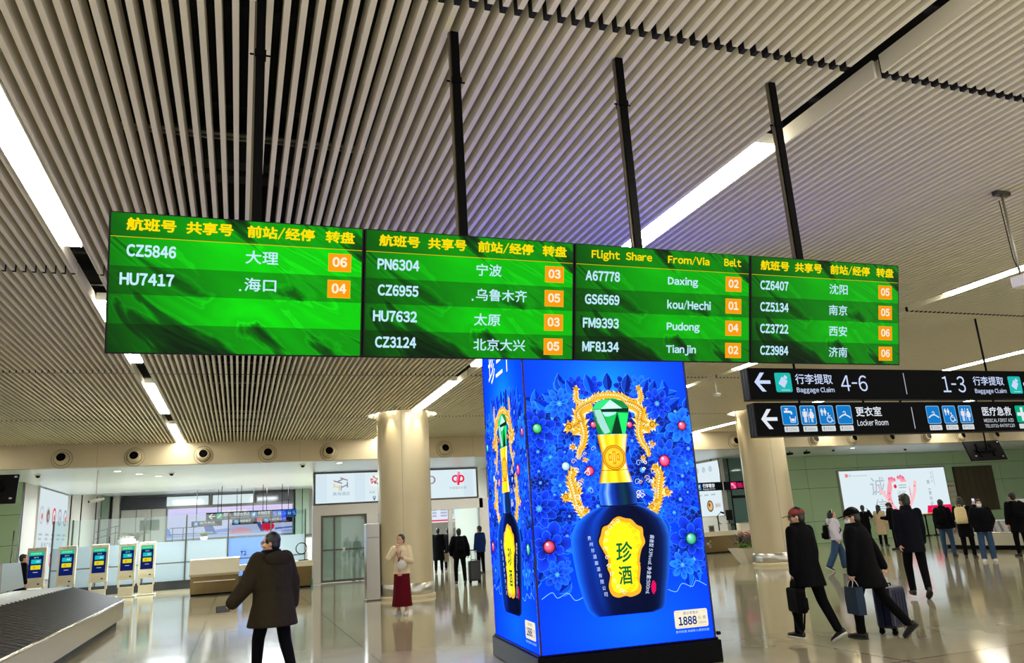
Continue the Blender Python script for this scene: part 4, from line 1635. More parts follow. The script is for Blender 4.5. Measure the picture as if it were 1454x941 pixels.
# strip windows over the video wall
for i, (a, b, c) in enumerate(((-3.75, -1.62, S(206, 222, 226)), (-1.40, 0.76, S(206, 222, 226)), (0.95, 2.88, S(110, 108, 116)))):
    t = thing('window_%d' % (i + 1), '', '', (a, 46.85, 3.84))
    struct(t)
    MB().b2((0, .05, 0), (b - a, .08, .5)).build('pane', mat('daylit_pane_%d' % (i // 2), S(60, 64, 66) if i == 2 else S(120, 130, 132), 0.1, emit=c, strength=0.18 if i == 2 else 0.85), t)
    fb = MB()
    fb.b2((-.05, 0, -.05), (b - a + .05, .1, 0))
    fb.b2((-.05, 0, .5), (b - a + .05, .1, .55))
    fb.b2((-.05, 0, -.05), (0, .1, .55))
    fb.b2((b - a, 0, -.05), (b - a + .05, .1, .55))
    fb.build('frame', M_STEEL_D, t)
t = thing('door_2', '', '', (-6.0, 46.95, 1.88))
struct(t)
fb = MB()
for k in range(3):
    fb.b2((.02 + k * .75, 0, 0), (.74 + k * .75, .06, 1.86))
fb.build('leaf', mat('grey_leaf', S(168, 166, 152), 0.4), t)
MB().b2((0, -.04, 1.88), (2.26, .08, 2.50)).build('fascia', mat('dark_fascia', S(28, 32, 38), 0.3), t)


def hang_sign(loc, w, h, art, label, rods, top, rz=0.0, cols=S(12, 13, 14)):
    t = thing('hanging_sign', label, 'hanging sign', loc, rz)
    MB().b2((-w / 2, 0, 0), (w / 2, .14, h)).build('cabinet', M_BLACK, t)
    fb = MB()
    fb.add([(-w / 2, -.002, 0), (w / 2, -.002, 0), (w / 2, -.002, h), (-w / 2, -.002, h)], [(0, 1, 2, 3)], 0, cols)
    art.into(fb, lambda u, v, d: (u - w / 2, -.003 - d, v), 0)
    fb.build('sign_face', print_mat('hanging_sign_print', 1.0), t)
    for r in rods:
        MB().tube([(r - w / 2, .07, h - .01), (r - w / 2, .07, top - loc[2])], .013, 8).build('hanging_rod', M_BLACKM, t)
    return t


A = Art(0.002)
ic_left(A, .10, .16, .26, .22, WH2)
ic_tile(A, .42, .04, .66, .28, S(20, 170, 130))
A.line([(.47, .10), (.60, .22)], .05, WH2)
A.text('国际、港澳台到达', (.70, .13, 1.76, .29), WH2, .012)
A.text('Intl, HK, Macao, Taiwan Arrivals', (.70, .04, 1.76, .10), WH2, 0)
ic_tile(A, 1.82, .04, 2.06, .28, S(30, 120, 200))
ic_case(A, 1.82, .04, .24, WH2)
A.text('失物招领', (2.10, .13, 2.60, .29), WH2, .012)
A.text('Lost and Found', (2.10, .04, 2.60, .10), WH2, 0)
for k, fn in enumerate((ic_tap, ic_toilet, ic_hanger, ic_toilet, ic_wheel)):
    ic_tile(A, 2.70 + k * .205, .03, 2.89 + k * .205, .29, S(24, 90, 190))
    fn(A, 2.71 + k * .205, .06, .17, S(170, 210, 250))
hang_sign((0.53, 36.0, 2.65), 3.70, .32, A, 'black hanging sign with white arrow and five blue pictograms in front of the video wall', (.6, 1.4, 2.3, 3.1), 4.08)
for (cx, w, lab, icon) in ((-1.42, 1.34, 'short black sign below left end of the larger sign before the video wall', ic_case),
                           (0.27, 1.14, 'middle short black sign with a blue tile, under the larger sign before the video wall', ic_tap),
                           (1.77, 1.42, 'short black sign below right end of the larger sign before the video wall', ic_wheel)):
    A = Art(0.002)
    ic_tile(A, .10, .03, .30, .22, S(60, 150, 216))
    icon(A, .11, .04, .17, WH2)
    A.text('国内到达' if cx < 0 else ('地铁磁浮' if cx < 1 else '网约车大巴'), (.36, .10, w - .3, .22), WH2, .012)
    A.text('Transport Centre', (.36, .03, w - .2, .08), WH2, 0)
    hang_sign((cx, 40.0, 2.51), w, .25, A, lab, (.2, w - .2), 4.5)
A = Art(0.002)
ic_tile(A, .16, .04, .42, .30, S(40, 130, 200))
ic_case(A, .16, .04, .26, WH2)
A.text('行李寄存', (.50, .12, 1.12, .31), WH2, .03)
A.text('Baggage Service', (.50, .03, 1.12, .10), WH2, 0.01)
A.rect(1.54, 0.0, 1.565, .35, S(196, 206, 206))
A.up()
ic_tile(A, 1.94, .03, 2.24, .32, S(230, 30, 110))
ic_wheel(A, 1.95, .04, .27, WH2)
A.text('残疾人服务', (2.28, .06, 2.92, .30), S(230, 30, 110), .02)
hang_sign((20.2, 29.7, 2.64), 3.05, .36, A, 'black hanging sign with white and pink lettering between the blue pillar and the right column', (.3, 1.5, 2.7), 4.08)

# ---- right-hand entrance: glazing, lit picture wall
t = thing('window_4', '', '', (19.2, 30.55, 0))
struct(t)
for k, (a, b) in enumerate(((1.15, 1.98), (2.0, 2.75), (2.77, 3.38))):
    MB().b2((a, 0, .05), (b, .015, 4.08)).build('pane', glass_mat('teal_glass', (0.55, 0.78, 0.76, 1), 0.16, 0.35, S(130, 176, 172)), t)
fb = MB()
for x in (1.13, 1.98, 2.75):
    fb.b2((x, -.02, 0), (x + .04, .06, 4.08))
fb.b2((1.13, -.02, 1.1), (3.4, .04, 1.14))
fb.b2((1.98, -.03, 2.28), (2.8, .05, 2.40))
fb.build('frame', M_BLACKM, t)
t = thing('picture_lightbox', 'white lit picture wall with a round photo, at right edge of the blue pillar', 'lightbox', (20.30, 30.0, 1.55))
MB().b2((-.0, -.05, 0), (.05, 2.6, 2.45)).build('housing', M_STEEL, t)
A = Art(0.002)
A.rect(0, 0, 2.55, 2.42, S(222, 238, 244))
A.up()
for k in range(3):
    A.circ(.8 + .55 * k, 2.1, .14, S(190, 206, 214), 14)
    A.rect(.62 + .55 * k, .92, .96 + .55 * k, .98, S(176, 190, 200))
A.circ(1.55, .45, .26, S(120, 90, 60), 20)
A.up()
A.circ(1.55, .45, .19, S(220, 190, 130), 16)
A.up()
A.circ(1.50, .50, .09, S(160, 70, 50), 10)
A.rect(1.95, .36, 2.4, .56, S(210, 216, 220))
A.up()
A.text('湘菜小炒', (2.0, .40, 2.36, .52), S(200, 110, 80), 0)
face_panel('sign_face', A, 2, 2, 'picture_print', 1.0, t, lambda u, v, d: (-.002 - d, 2.55 - u, v))

# ---- service counters
def counter(name, label, loc, L, split):
    t = thing(name, label, 'counter', loc)
    b = MB()
    xprism(b, [(0.16, .06), (.02, .68), (.85, .68), (.85, .06)], 0, split)
    b.build('raised_base', M_BRONZE, t)
    b = MB()
    xprism(b, [(.0, .62), (-.10, .70), (.05, 1.16), (.30, 1.20), (.30, .62)], -.03, split + .02)
    b.build('raised_front', M_CREAM, t)
    b = MB()
    xprism(b, [(.16, .06), (.02, .72), (.85, .72), (.85, .06)], split + .14, L)
    b.build('low_base', M_BRONZE, t)
    b = MB()
    xprism(b, [(-.06, .72), (-.06, .90), (.9, .90), (.9, .72)], split + .03, L + .04)
    b.build('low_top', M_CREAM, t)
    MB().b2((.02, .2, 0), (L - .02, .85, .06)).build('toe_kick', M_BLACK, t)
    MB().b2((.1, .02, .44), (split - .1, .06, .465)).build('foot_rail', M_STEEL, t)
    return t


ct = counter('service_counter', 'cream and bronze service counter in front of the frosted glass, left of the brown jacket', (-1.48, 28.9, 0), 3.95, 1.52)
ct = counter('service_counter', 'cream service counter with a monitor, between the blue pillar and the right column', (18.65, 29.3, 0), 2.95, 1.0)
# this one's raised part stands on its right
ct.rotation_euler = (0, 0, 0)
for ch in ct.children:
    ch.scale = (-1, 1, 1)
    ch.location = (2.95, 0, 0)
A = Art(0.002)
A.circ(0.36, .52, .035, S(200, 190, 160), 10)
ic_wheel(A, .16, .22, .30, S(200, 190, 160))
fb = MB()
A.into(fb, lambda u, v, d: (u, .025 + (0.72 - v) * .212 - .004 - d, v), 0)
fb.build('access_mark', ink_mat('counter_ink'), ct)

t = thing('monitor', 'black desk monitor seen from behind on the right service counter', 'monitor', (20.25, 29.55, 1.20))
MB().b2((-.16, -.02, .14), (.16, .02, .58)).build('screen_back', M_BLACKM, t, bevel=.01)
MB().tube([(0, .05, 0.01), (0, .05, .3), (0, .02, .36)], .025, 8).build('stand', M_BLACK, t)
MB().b2((-.14, -.04, 0), (.14, .16, .015)).build('foot', M_BLACK, t)
t = thing('desk_lamp', 'black bent arm desk lamp beside the monitor on the right service counter', 'lamp', (19.70, 29.5, 1.20))
MB().lathe([(0, 0), (.08, 0), (.08, .02), (0, .025)], 16).build('foot', M_BLACK, t)
MB().tube([(0, 0, .02), (-.16, 0, .30), (.12, 0, .50)], .014, 8).build('arm', M_BLACK, t)
MB().capsule((.10, 0, .50), (.22, 0, .46), .03, .045, 10).build('head', M_BLACK, t)
t = thing('photo_frame', 'small framed notice standing on the low part of the right service counter', 'frame', (19.25, 29.5, .90))
MB().b2((-.13, 0, 0), (.13, .03, .26)).build('frame', mat('frame_brown', S(130, 116, 90), 0.4), t)
MB().b2((-.09, -.004, .05), (.09, 0, .21)).build('notice', mat('notice_paper', S(60, 60, 56), 0.6), t)
t = thing('ring_light', 'round black ring light on a stand at the end of the left counter', 'ring light', (2.14, 29.4, .90))
MB().tube([(.19 * math.cos(2 * PI * k / 24), 0, .42 + .19 * math.sin(2 * PI * k / 24)) for k in range(25)], .016, 8).build('ring', M_BLACK, t)
MB().tube([(.19, 0, .30), (.19, 0, .01)], .014, 8).build('stem', M_BLACK, t)
MB().b2((-.10, -.08, 0), (.24, .10, .03)).build('foot', M_BLACK, t)
t = thing('hand_sanitizer_bottle', 'small teal pump bottle on the floor beside the sliding door frame', 'bottle', (2.52, 30.3, 0))
MB().lathe([(0, 0), (.10, 0), (.11, .02), (.11, .22), (.05, .27), (.03, .28), (0, .28)], 16).build('body', mat('teal_plastic', S(40, 170, 160), .3), t)
MB().tube([(0, 0, .27), (0, 0, .36), (.06, 0, .36)], .016, 8).build('pump', M_WHITE, t)


# ---- check-in kiosks
def kiosk_screen():
    A = Art(0.0015)
    A.rect(0, 0, .42, .86, S(10, 28, 92))
    A.up()
    A.rect(0, .72, .42, .86, S(20, 190, 160))
    A.up()
    A.text('自助服务', (.05, .76, .36, .82), S(180, 240, 120), .01)
    A.text('值机引导', (.14, .64, .28, .68), S(220, 230, 250), 0)
    A.rrect(.07, .46, .36, .60, .02, S(20, 190, 200))
    A.rrect(.07, .27, .36, .41, .02, S(220, 214, 20))
    A.up()
    A.text('换乘', (.22, .50, .32, .56), S(230, 250, 250), 0)
    A.rrect(.14, .30, .21, .38, .02, S(240, 160, 30))
    A.rect(.15, .17, .29, .19, S(180, 190, 220))
    return A


def checkin_kiosk(loc, label, rz=0.0):
    t = thing('check_in_kiosk', label, 'self-service kiosk', loc, rz, 'check-in kiosks before the glass screen')
    M = mat('kiosk_beige', S(208, 200, 176), 0.35)
    MB().b2((-.34, -.26, 0), (.34, .22, .05)).build('foot_plate', M, t, bevel=.015)
    MB().b2((-.25, -.05, .05), (.25, .05, .36)).build('lower_panel', M, t, bevel=.01)
    for s in (-1, 1):
        MB().b2((s * .25 - .035, -.04, .36), (s * .25 + .035, .04, .66)).build('leg', M, t)
    b = MB()
    xprism(b, [(-.13, .60), (-.15, .72), (-.06, 1.86), (-.03, 1.89), (.07, 1.89), (.07, .60)], -.28, .28)
    h = b.build('head', M, t, bevel=.02)
    ang = math.atan2(.09, 1.14)
    fb = MB()
    kiosk_screen().into(fb, lambda u, v, d: (-.21 + u, -.142 + (v + .12) * .079 - .004 - d, .92 + v * .98), 0)
    s = fb.build('screen', print_mat('kiosk_screen', 1.0), t)
    MB().b2((-.19, -.165, .68), (-.08, -.13, .77)).build('card_reader', mat('reader_pink', S(214, 190, 164), .4), t)
    MB().b2((.10, -.16, .70), (.16, -.13, .74)).build('scanner', M_BLACK, t)
    MB().ell((0, -.07, 1.845), (.014, .012, .014), 8, 6).build('camera_dot', M_BLACK, t)
    return t


k0 = checkin_kiosk((-3.16, 32.4, 0), 'rightmost of the five check-in kiosks, feet in full view')
for x, y, lab in ((-3.76, 31.9, 'second check-in kiosk from the right'), (-4.59, 31.4, 'middle one of the five check-in kiosks, just beyond the carousel tip'),
                  (-5.51, 30.9, 'second check-in kiosk from the left, its legs cut off by the carousel'), (-6.32, 30.4, 'leftmost check-in kiosk, in front of the lit advert wall')):
    dup(k0, (x, y, 0), lab)

# ---- stainless gate pillar by the column, blue screen beyond it
t = thing('steel_pillar_box', 'tall stainless steel box standing left of the lit column', 'cabinet', (3.28, 20.6, 0))
MB().b2((-.17, -.05, .02), (.17, .35, 1.90)).build('body', M_STEEL, t, bevel=.006)
MB().b2((-.19, -.07, 0), (.19, .37, .03)).build('foot', M_STEEL_D, t)
MB().b2((-.15, -.056, 1.55), (.15, -.05, 1.56)).build('seam', M_BLACK, t)
t = thing('blue_screen', 'small bright blue screen above the stainless box, left of the lit column', 'screen', (4.92, 31.2, 2.0))
MB().b2((-.25, .02, 0), (.35, .10, .55)).build('housing', M_BLACK, t)
A = Art(.002)
A.rect(-.24, .02, .34, .53, S(20, 70, 200))
A.up()
A.rect(-.2, .30, .02, .48, S(190, 210, 240))
A.text('登机口', (.06, .2, .3, .3), S(220, 230, 250), 0)
face_panel('screen', A, 1, 1, 'blue_screen_print', 1.0, t, lambda u, v, d: (u, .018 - d, v))
MB().b2((.02, .03, .5), (.08, .09, 2.08)).build('hanger', M_BLACK, t)

# ---- right wall lightbox, service panel, notice
t = thing('wall_lightbox', 'large white wall lightbox with two pink hands holding a card', 'lightbox', (27.55, 30.78, 1.02))
BW, BH = 6.75, 2.26
MB().b2((-.06, -.10, -.06), (BW + .06, 0, BH + .06)).build('housing', M_STEEL, t)
A = Art(.003)
A.rect(0, 0, BW, BH, S(222, 238, 244))
A.up()
A.rrect(.34, 1.96, .52, 2.12, .03, S(236, 130, 120))
A.text('诚信', (.55, 1.98, .74, 2.10), S(150, 160, 170), 0)
A.rect(.8, 2.0, 1.7, 2.03, S(190, 200, 206))
A.text('诚', (1.75, 1.02, 2.65, 1.92), S(176, 190, 198), .0, shear=.1)
A.text('信', (1.85, .16, 2.6, .86), S(176, 190, 196), .004, shear=.1)
PK, PKD, PKL = S(250, 168, 180), S(236, 80, 130), S(252, 196, 200)
def finger(pts, w, col):
    A.line(spline(pts, 6), w, col, w * .8)
    A.circ(pts[0][0], pts[0][1], w * .5, col, 14)


A.poly([(2.84, .62), (2.98, .0), (3.95, .0), (4.08, .62), (3.8, .30), (3.5, .2), (3.15, .30)][:3] + [(4.08, .62), (3.5, .24)], PK)
A.up()
finger([(3.14, 1.74), (2.96, 1.30), (2.86, .9), (3.02, .25), (3.2, .02)], .30, PK)
finger([(3.84, 1.80), (4.04, 1.46), (4.14, 1.0), (3.86, .25), (3.6, .02)], .32, PK)
finger([(2.36, 1.28), (2.70, .90), (3.06, .30), (3.2, .02)], .19, PKL)
finger([(4.66, 1.58), (4.52, 1.10), (4.10, .45), (3.8, .02)], .20, PKL)
A.up()
for u, v in ((3.05, 1.78), (3.22, 1.80), (3.36, 1.74), (3.62, 1.84), (3.78, 1.88), (3.94, 1.80)):
    A.circ(u, v, .09, S(244, 140, 165), 12)
    A.circ(u, v + .05, .055, PKD, 8)
for u, v in ((2.9, 1.1), (2.82, .8), (2.96, .6), (4.08, 1.3), (4.2, 1.0), (4.1, .75), (4.58, 1.4), (3.3, .2), (3.7, .18)):
    A.circ(u, v, .045, PKD, 8)
A.up()
A.rrect(3.14, .72, 4.20, 1.62, .05, S(226, 240, 244))
A.up()
A.circ(3.34, 1.42, .10, S(236, 40, 80), 12)
for j in range(2):
    A.rect(3.56, 1.44 - .12 * j, 4.05, 1.49 - .12 * j, S(170, 184, 190))
A.text('诚信', (3.4, .86, 3.96, 1.22), S(170, 190, 196), 0)
for k, ch in enumerate('第一身份证'):
    A.text(ch, (5.42, 1.46 - .27 * k, 5.62, 1.66 - .27 * k if ch != '一' else 1.49 - .27 * k), S(130, 146, 156), .006)
for k, ch in enumerate('信用是'):
    A.text(ch, (5.72, 1.92 - .20 * k, 5.86, 2.06 - .20 * k), S(180, 192, 198), 0)
A.line([(5.92, 1.36), (5.92, 2.12)], .02, S(150, 164, 170))
A.poly([(4.55, .0), (5.1, .0), (5.2, .40), (6.75, .40), (6.75, .0)], S(240, 40, 100))
A.poly([(5.1, .06), (5.24, .34), (6.75, .34), (6.75, .06)], S(238, 16, 70))
A.up()
for k in range(24):
    A.rect(4.8 + k * .08, .0, 4.84 + k * .08, .05, S(250, 190, 60))
A.text('让诚信 温暖长沙', (5.45, .14, 6.55, .26), S(255, 230, 236), 0)
face_panel('lightbox_face', A, BW, BH, 'wall_lightbox_print', 1.0, t, lambda u, v, d: (u, -.102 - d, v))
t = thing('service_hatch', 'dark brown panelled hatch in the green glass wall right of the lightbox', 'hatch', (34.98, 30.78, 1.0))
MB().b2((0, -.05, 0), (2.75, 0, 2.28)).build('frame', M_STEEL_D, t)
hb = MB()
for k in range(6):
    hb.b2((.05 + k * .443, -.07, .05), (.05 + (k + 1) * .443 - .012, -.05, 1.10))
    hb.b2((.05 + k * .443, -.07, 1.14), (.05 + (k + 1) * .443 - .012, -.05, 2.23))
hb.build('shutter_panel', mat('brown_panel', S(72, 64, 44), 0.45), t)
t = thing('wall_notice', 'small cream wall notice with little pictograms beside the white lightbox', 'notice', (34.40, 30.78, 1.50))
MB().b2((-.02, -.02, 0), (.52, 0, .98)).build('plate', mat('notice_cream', S(196, 196, 172), .4), t)
A = Art(.002)
for j in range(2):
    for k in range(3):
        A.arc(.09 + k * .16, .52 - j * .24, .05, 0, 360, .015, S(110, 110, 96), 10)
for k in range(3):
    A.rect(.05 + k * .16, .78, .14 + k * .16, .88, S(150, 70, 60))
face_panel('pictogram_print', A, 1, 1, 'notice_ink', 0, t, lambda u, v, d: (u, -.022 - d, v))

# ---- flower planter
t = thing('flower_planter', 'faceted white planter with pink flowers and dark leaves beside the right column', 'planter', (15.87, 22.17, 0))
pb = MB()
q = .40
top = [(-.62, -.42), (.0, -.46), (.62, -.42), (.66, .0), (.62, .42), (0, .46), (-.62, .42), (-.66, 0)]
bot = [(-.34, -.26), (.12, -.28), (.38, -.22), (.36, 0), (.32, .24), (0, .26), (-.32, .24), (-.36, 0)]
n = 8
vs = [(x, y, 0.0) for x, y in bot] + [(x, y, .50) for x, y in top]
fs = [tuple(range(n))[::-1]]
for i in range(n):
    j = (i + 1) % n
    fs += [(i, j, n + j), (i, n + j, n + i)]
pb.add(vs, fs)
inner = [(x * .9, y * .9, .50) for x, y in top] + [(x * .9, y * .9, .42) for x, y in top]
pb.add([(x, y, .50) for x, y in top] + inner, [(i, (i + 1) % n, n + (i + 1) % n, n + i) for i in range(n)] + [(n + i, n + (i + 1) % n, 2 * n + (i + 1) % n, 2 * n + i) for i in range(n)])
pb.build('pot', mat('planter_white', S(222, 216, 200), .4), t)
MB().add([(x * .89, y * .89, .45) for x, y in top], [tuple(range(8))]).build('soil', mat('soil', S(40, 32, 24), .95), t)
rng = random.Random(11)


def leafy(mb, base, count, hmin, hmax, L, w, rng, spread, droop=.4):
    for k in range(count):
        bx, by = base(rng)
        a = rng.uniform(0, 2 * PI)
        z = rng.uniform(hmin, hmax)
        l = L * rng.uniform(.7, 1.2)
        dx, dy = math.cos(a), math.sin(a)
        px, py = -dy, dx
        p = [(bx, by, z), (bx + dx * l * .5, by + dy * l * .5, z + l * .25), (bx + dx * l, by + dy * l, z - l * droop * .2)]
        vs = [p[0], (p[1][0] + px * w, p[1][1] + py * w, p[1][2] - w * .4), p[2], (p[1][0] - px * w, p[1][1] - py * w, p[1][2] - w * .4), p[1]]
        mb.add(vs, [(0, 1, 4), (1, 2, 4), (2, 3, 4), (3, 0, 4)])


lb = MB()
leafy(lb, lambda r: (r.uniform(-.5, .5), r.uniform(-.32, .32)), 420, .50, .92, .14, .03, rng, 1)
o = lb.build('foliage', speckle(mat('dark_leaf', S(46, 50, 34), .5), 12, .35), t, fix=False)
lb = MB()
leafy(lb, lambda r: (r.uniform(-.6, -.1), r.uniform(-.36, -.1)), 60, .50, .66, .13, .035, rng, 1)
lb.build('young_leaf', mat('bright_leaf', S(96, 150, 40), .5), t, fix=False)['kind'] = 'stuff'
fb = MB()
for k in range(40):
    x, y, z = rng.uniform(-.46, .5), rng.uniform(-.3, .3), rng.uniform(.88, 1.02)
    for j in range(5):
        a = 2 * PI * j / 5 + k
        fb.ell((x + .025 * math.cos(a), y + .025 * math.sin(a), z), (.022, .022, .014), 6, 4)
fb.build('blossom', mat('pink_petal', S(214, 60, 110), .5), t)['kind'] = 'stuff'


# ---- plants and rails on the landing
def palm(loc, h, label, n=13):
    t = thing('potted_palm', label, 'plant', loc)
    MB().lathe([(0, 0), (.16, 0), (.2, .22), (.17, .22), (.15, .18), (0, .18)], 14).build('pot', M_WHITE, t)
    rng = random.Random(int(h * 100))
    fb = MB()
    for k in range(n):
        a = 2 * PI * k / n + rng.uniform(-.2, .2)
        r = h * rng.uniform(.55, .85)
        pts = [Vector((math.cos(a) * r * s, math.sin(a) * r * s, .2 + h * (1.15 * s - .75 * s * s) * rng.uniform(.9, 1.1))) for s in (0, .2, .4, .6, .8, 1)]
        fb.tube(pts, .008, 5)
        for i in range(1, 6):
            for m_ in range(3):
                p = pts[i - 1].lerp(pts[i], m_ / 3)
                for s in (-1, 1):
                    q = p + Vector((-math.sin(a) * s * .20 * (1 - i / 9), math.cos(a) * s * .20 * (1 - i / 9), -.07))
                    d = (pts[i] - pts[i - 1]).normalized() * .022
                    fb.add([tuple(p - d), tuple(p + d), tuple(q)], [(0, 1, 2)])
    fb.build('fronds', mat('palm_leaf', S(120, 128, 84), .5), t, fix=False)
    return t


palm((-5.1, 45.95, 1.88), 1.0, 'large potted palm on the landing left of the video wall')
palm((-1.7, 44.6, 1.88), .55, 'small potted plant on the landing below the video wall', 9)
t = thing('rock_planter', 'low white planter with pale flowers beside the palm on the landing', 'planter', (-5.35, 44.5, 1.88))
MB().lathe([(0, 0), (.40, 0), (.46, .16), (.42, .3), (.25, .38), (0, .40)], 16).build('bowl', M_WHITE, t)
rng = random.Random(2)
fb = MB()
for k in range(50):
    a, r = rng.uniform(0, 6.28), rng.uniform(0, .34)
    fb.ell((r * math.cos(a), r * math.sin(a), .38 + .05 * rng.random()), (.04, .04, .03), 6, 4)
fb.build('flowers', mat('pale_pink', S(226, 196, 186), .6), t)['kind'] = 'stuff'


def stair_rail(loc, L, rise, label):
    t = thing('handrail', label, 'handrail', loc)
    for k in range(3):
        MB().tube([(L * k / 2, 0, 0), (L * k / 2, 0, .72 + rise * k / 2)], .018, 6).build('upright', M_BLACKM, t)
    for z in (.4, .72):
        MB().tube([(-.15, 0, z), (L, 0, z + rise), (L + .15, 0, z + rise)], .02, 6).build('rail', M_BLACKM, t)
    return t


stair_rail((-6.6, 44.3, 1.88), .75, .25, 'black handrail on the landing left of the palm')
stair_rail((-3.2, 44.3, 1.88), 1.0, .0, 'black handrail on the landing below the video wall')


# ---- screens, cameras and fittings hanging from the ceilings
def hung_tv(loc, w, h, tilt, rz, top, label, seen_back=True):
    t = thing('hanging_monitor', label, 'monitor', loc, rz)
    e = MB()
    e.b2((-w / 2, -.03, -h / 2), (w / 2, .03, h / 2))
    o = e.build('case', M_BLACKM, t, bevel=.01)
    o.rotation_euler.x = tilt
    b = MB()
    b.b2((-w * .22, -.06, -h * .34), (-w * .16, -.03, h * .34))
    b.b2((w * .16, -.06, -h * .34), (w * .22, -.03, h * .34))
    b.b2((-w * .26, -.09, -.06), (w * .26, -.05, .06))
    o = b.build('mount', M_BLACK, t)
    o.rotation_euler.x = tilt
    for sx, sz in ((-.36, -.3), (.38, -.36), (.42, .38)):
        o = MB().b2((w * sx, -.045, h * sz), (w * sx + .05, -.03, h * sz + .03)).build('port_label', M_PLATE, t)
        o.rotation_euler.x = tilt
    MB().tube([(0, -.09, 0), (0, -.09, top - loc[2])], .022, 8).build('pole', M_BLACK, t)
    return t


hung_tv((21.95, 18.0, 3.03), 1.34, .66, R_(-20), R_(-6), 4.9, 'hanging black screen seen from behind at right, above the baggage carousel crowd')
hung_tv((-4.95, 19.0, 3.00), 1.06, .62, R_(-12), 0, 4.9, 'hanging black screen seen from behind at the left edge of the frame')

t = thing('security_camera', 'white security camera under the silver plank ceiling on the left', 'camera', (-4.2, 27.2, 4.08))
MB().tube([(0, 0, 0), (0, 0, -.86)], .015, 8).build('stem', M_WHITE, t)
MB().capsule((-.12, 0, -.93), (.20, -.08, -.88), .055, .05, 12).build('body', M_WHITE, t)
MB().capsule((-.17, .01, -.94), (-.19, .012, -.943), .035, .03, 10).build('lens', M_BLACK, t)
for x, y, lab in ((22.35, 27.6, 'left of the two small black cameras under the silver ceiling, right of the right column'), (23.0, 27.3, 'right of the two small black cameras under the silver ceiling, near the right column')):
    t = thing('security_camera', lab, 'camera', (x, y, 4.08), 0, 'black ceiling cameras')
    MB().tube([(0, 0, 0), (0, 0, -.10)], .02, 8).build('stem', M_BLACK, t)
    MB().capsule((-.14, -.04, -.14), (.14, .02, -.12), .06, .05, 10).build('body', M_BLACK, t)
for i, (x, y) in enumerate(((-6.0, 28.0), (-2.2, 28.8), (2.0, 27.2), (24.6, 27.5), (29.4, 28.2), (9.0, 28.0))):
    t = thing('ceiling_speaker', 'small dark dome fitting under the silver plank ceiling', 'ceiling fitting', (x, y, 4.08), 0, 'small dark dome fittings under the silver ceiling')
    MB().lathe([(.09, 0), (.10, -.01), (.09, -.03), (.06, -.03)], 16).build('ring', M_WHITE, t)
    MB().ell((0, 0, -.04), (.065, .065, .06), 10, 8).build('dome', M_BLACKM, t)
for x, y in ((-3.7, 27.6), (-3.2, 28.8), (-2.7, 30.0), (3.2, 27.0), (25.4, 27.2)):
    t = thing('downlight', 'small round recessed downlight in the silver plank ceiling', 'light', (x, y, 4.08), 0, 'recessed downlights in the silver ceiling')
    MB().lathe([(.12, 0), (.13, -.008), (.10, -.006), (.10, 0.0)], 18).build('trim_ring', M_WHITE, t)
    MB().lathe([(0, -.004), (.10, -.004)], 18).build('lamp', mat('downlight_lamp', S(255, 255, 250), .5, emit=(1, .97, .9, 1), strength=8), t)
t = thing('smoke_detector', 'white smoke detector under the baffle ceiling right of the blue pillar', 'smoke detector', (10.7, 15.5, 4.36))
MB().tube([(0, 0, .02), (0, 0, .40)], .012, 8).build('stem', M_WHITE, t)
MB().lathe([(0, -.05), (.07, -.04), (.10, 0), (.10, .03), (0, .04)], 18).build('body', M_PLATE, t)
t = thing('projector_mount', 'thin grey rod with a white box hanging at right edge of the frame', 'ceiling mount', (7.61, 5.41, 3.70))
MB().tube([(0, 0, .10), (0, 0, 1.02)], .012, 8).build('rod', mat('rod_zinc', S(170, 165, 150), .35, .6), t)
MB().b2((-.10, -.03, 1.00), (.10, .03, 1.045)).build('ceiling_bracket', M_STEEL_D, t)
MB().tube([(-.03, .02, .95), (-.02, .02, .3), (.02, .01, .1)], .005, 6).build('cable', M_BLACK, t)
MB().b2((-.06, -.08, -.02), (.14, .08, .10)).build('box', M_WHITE, t, bevel=.01)


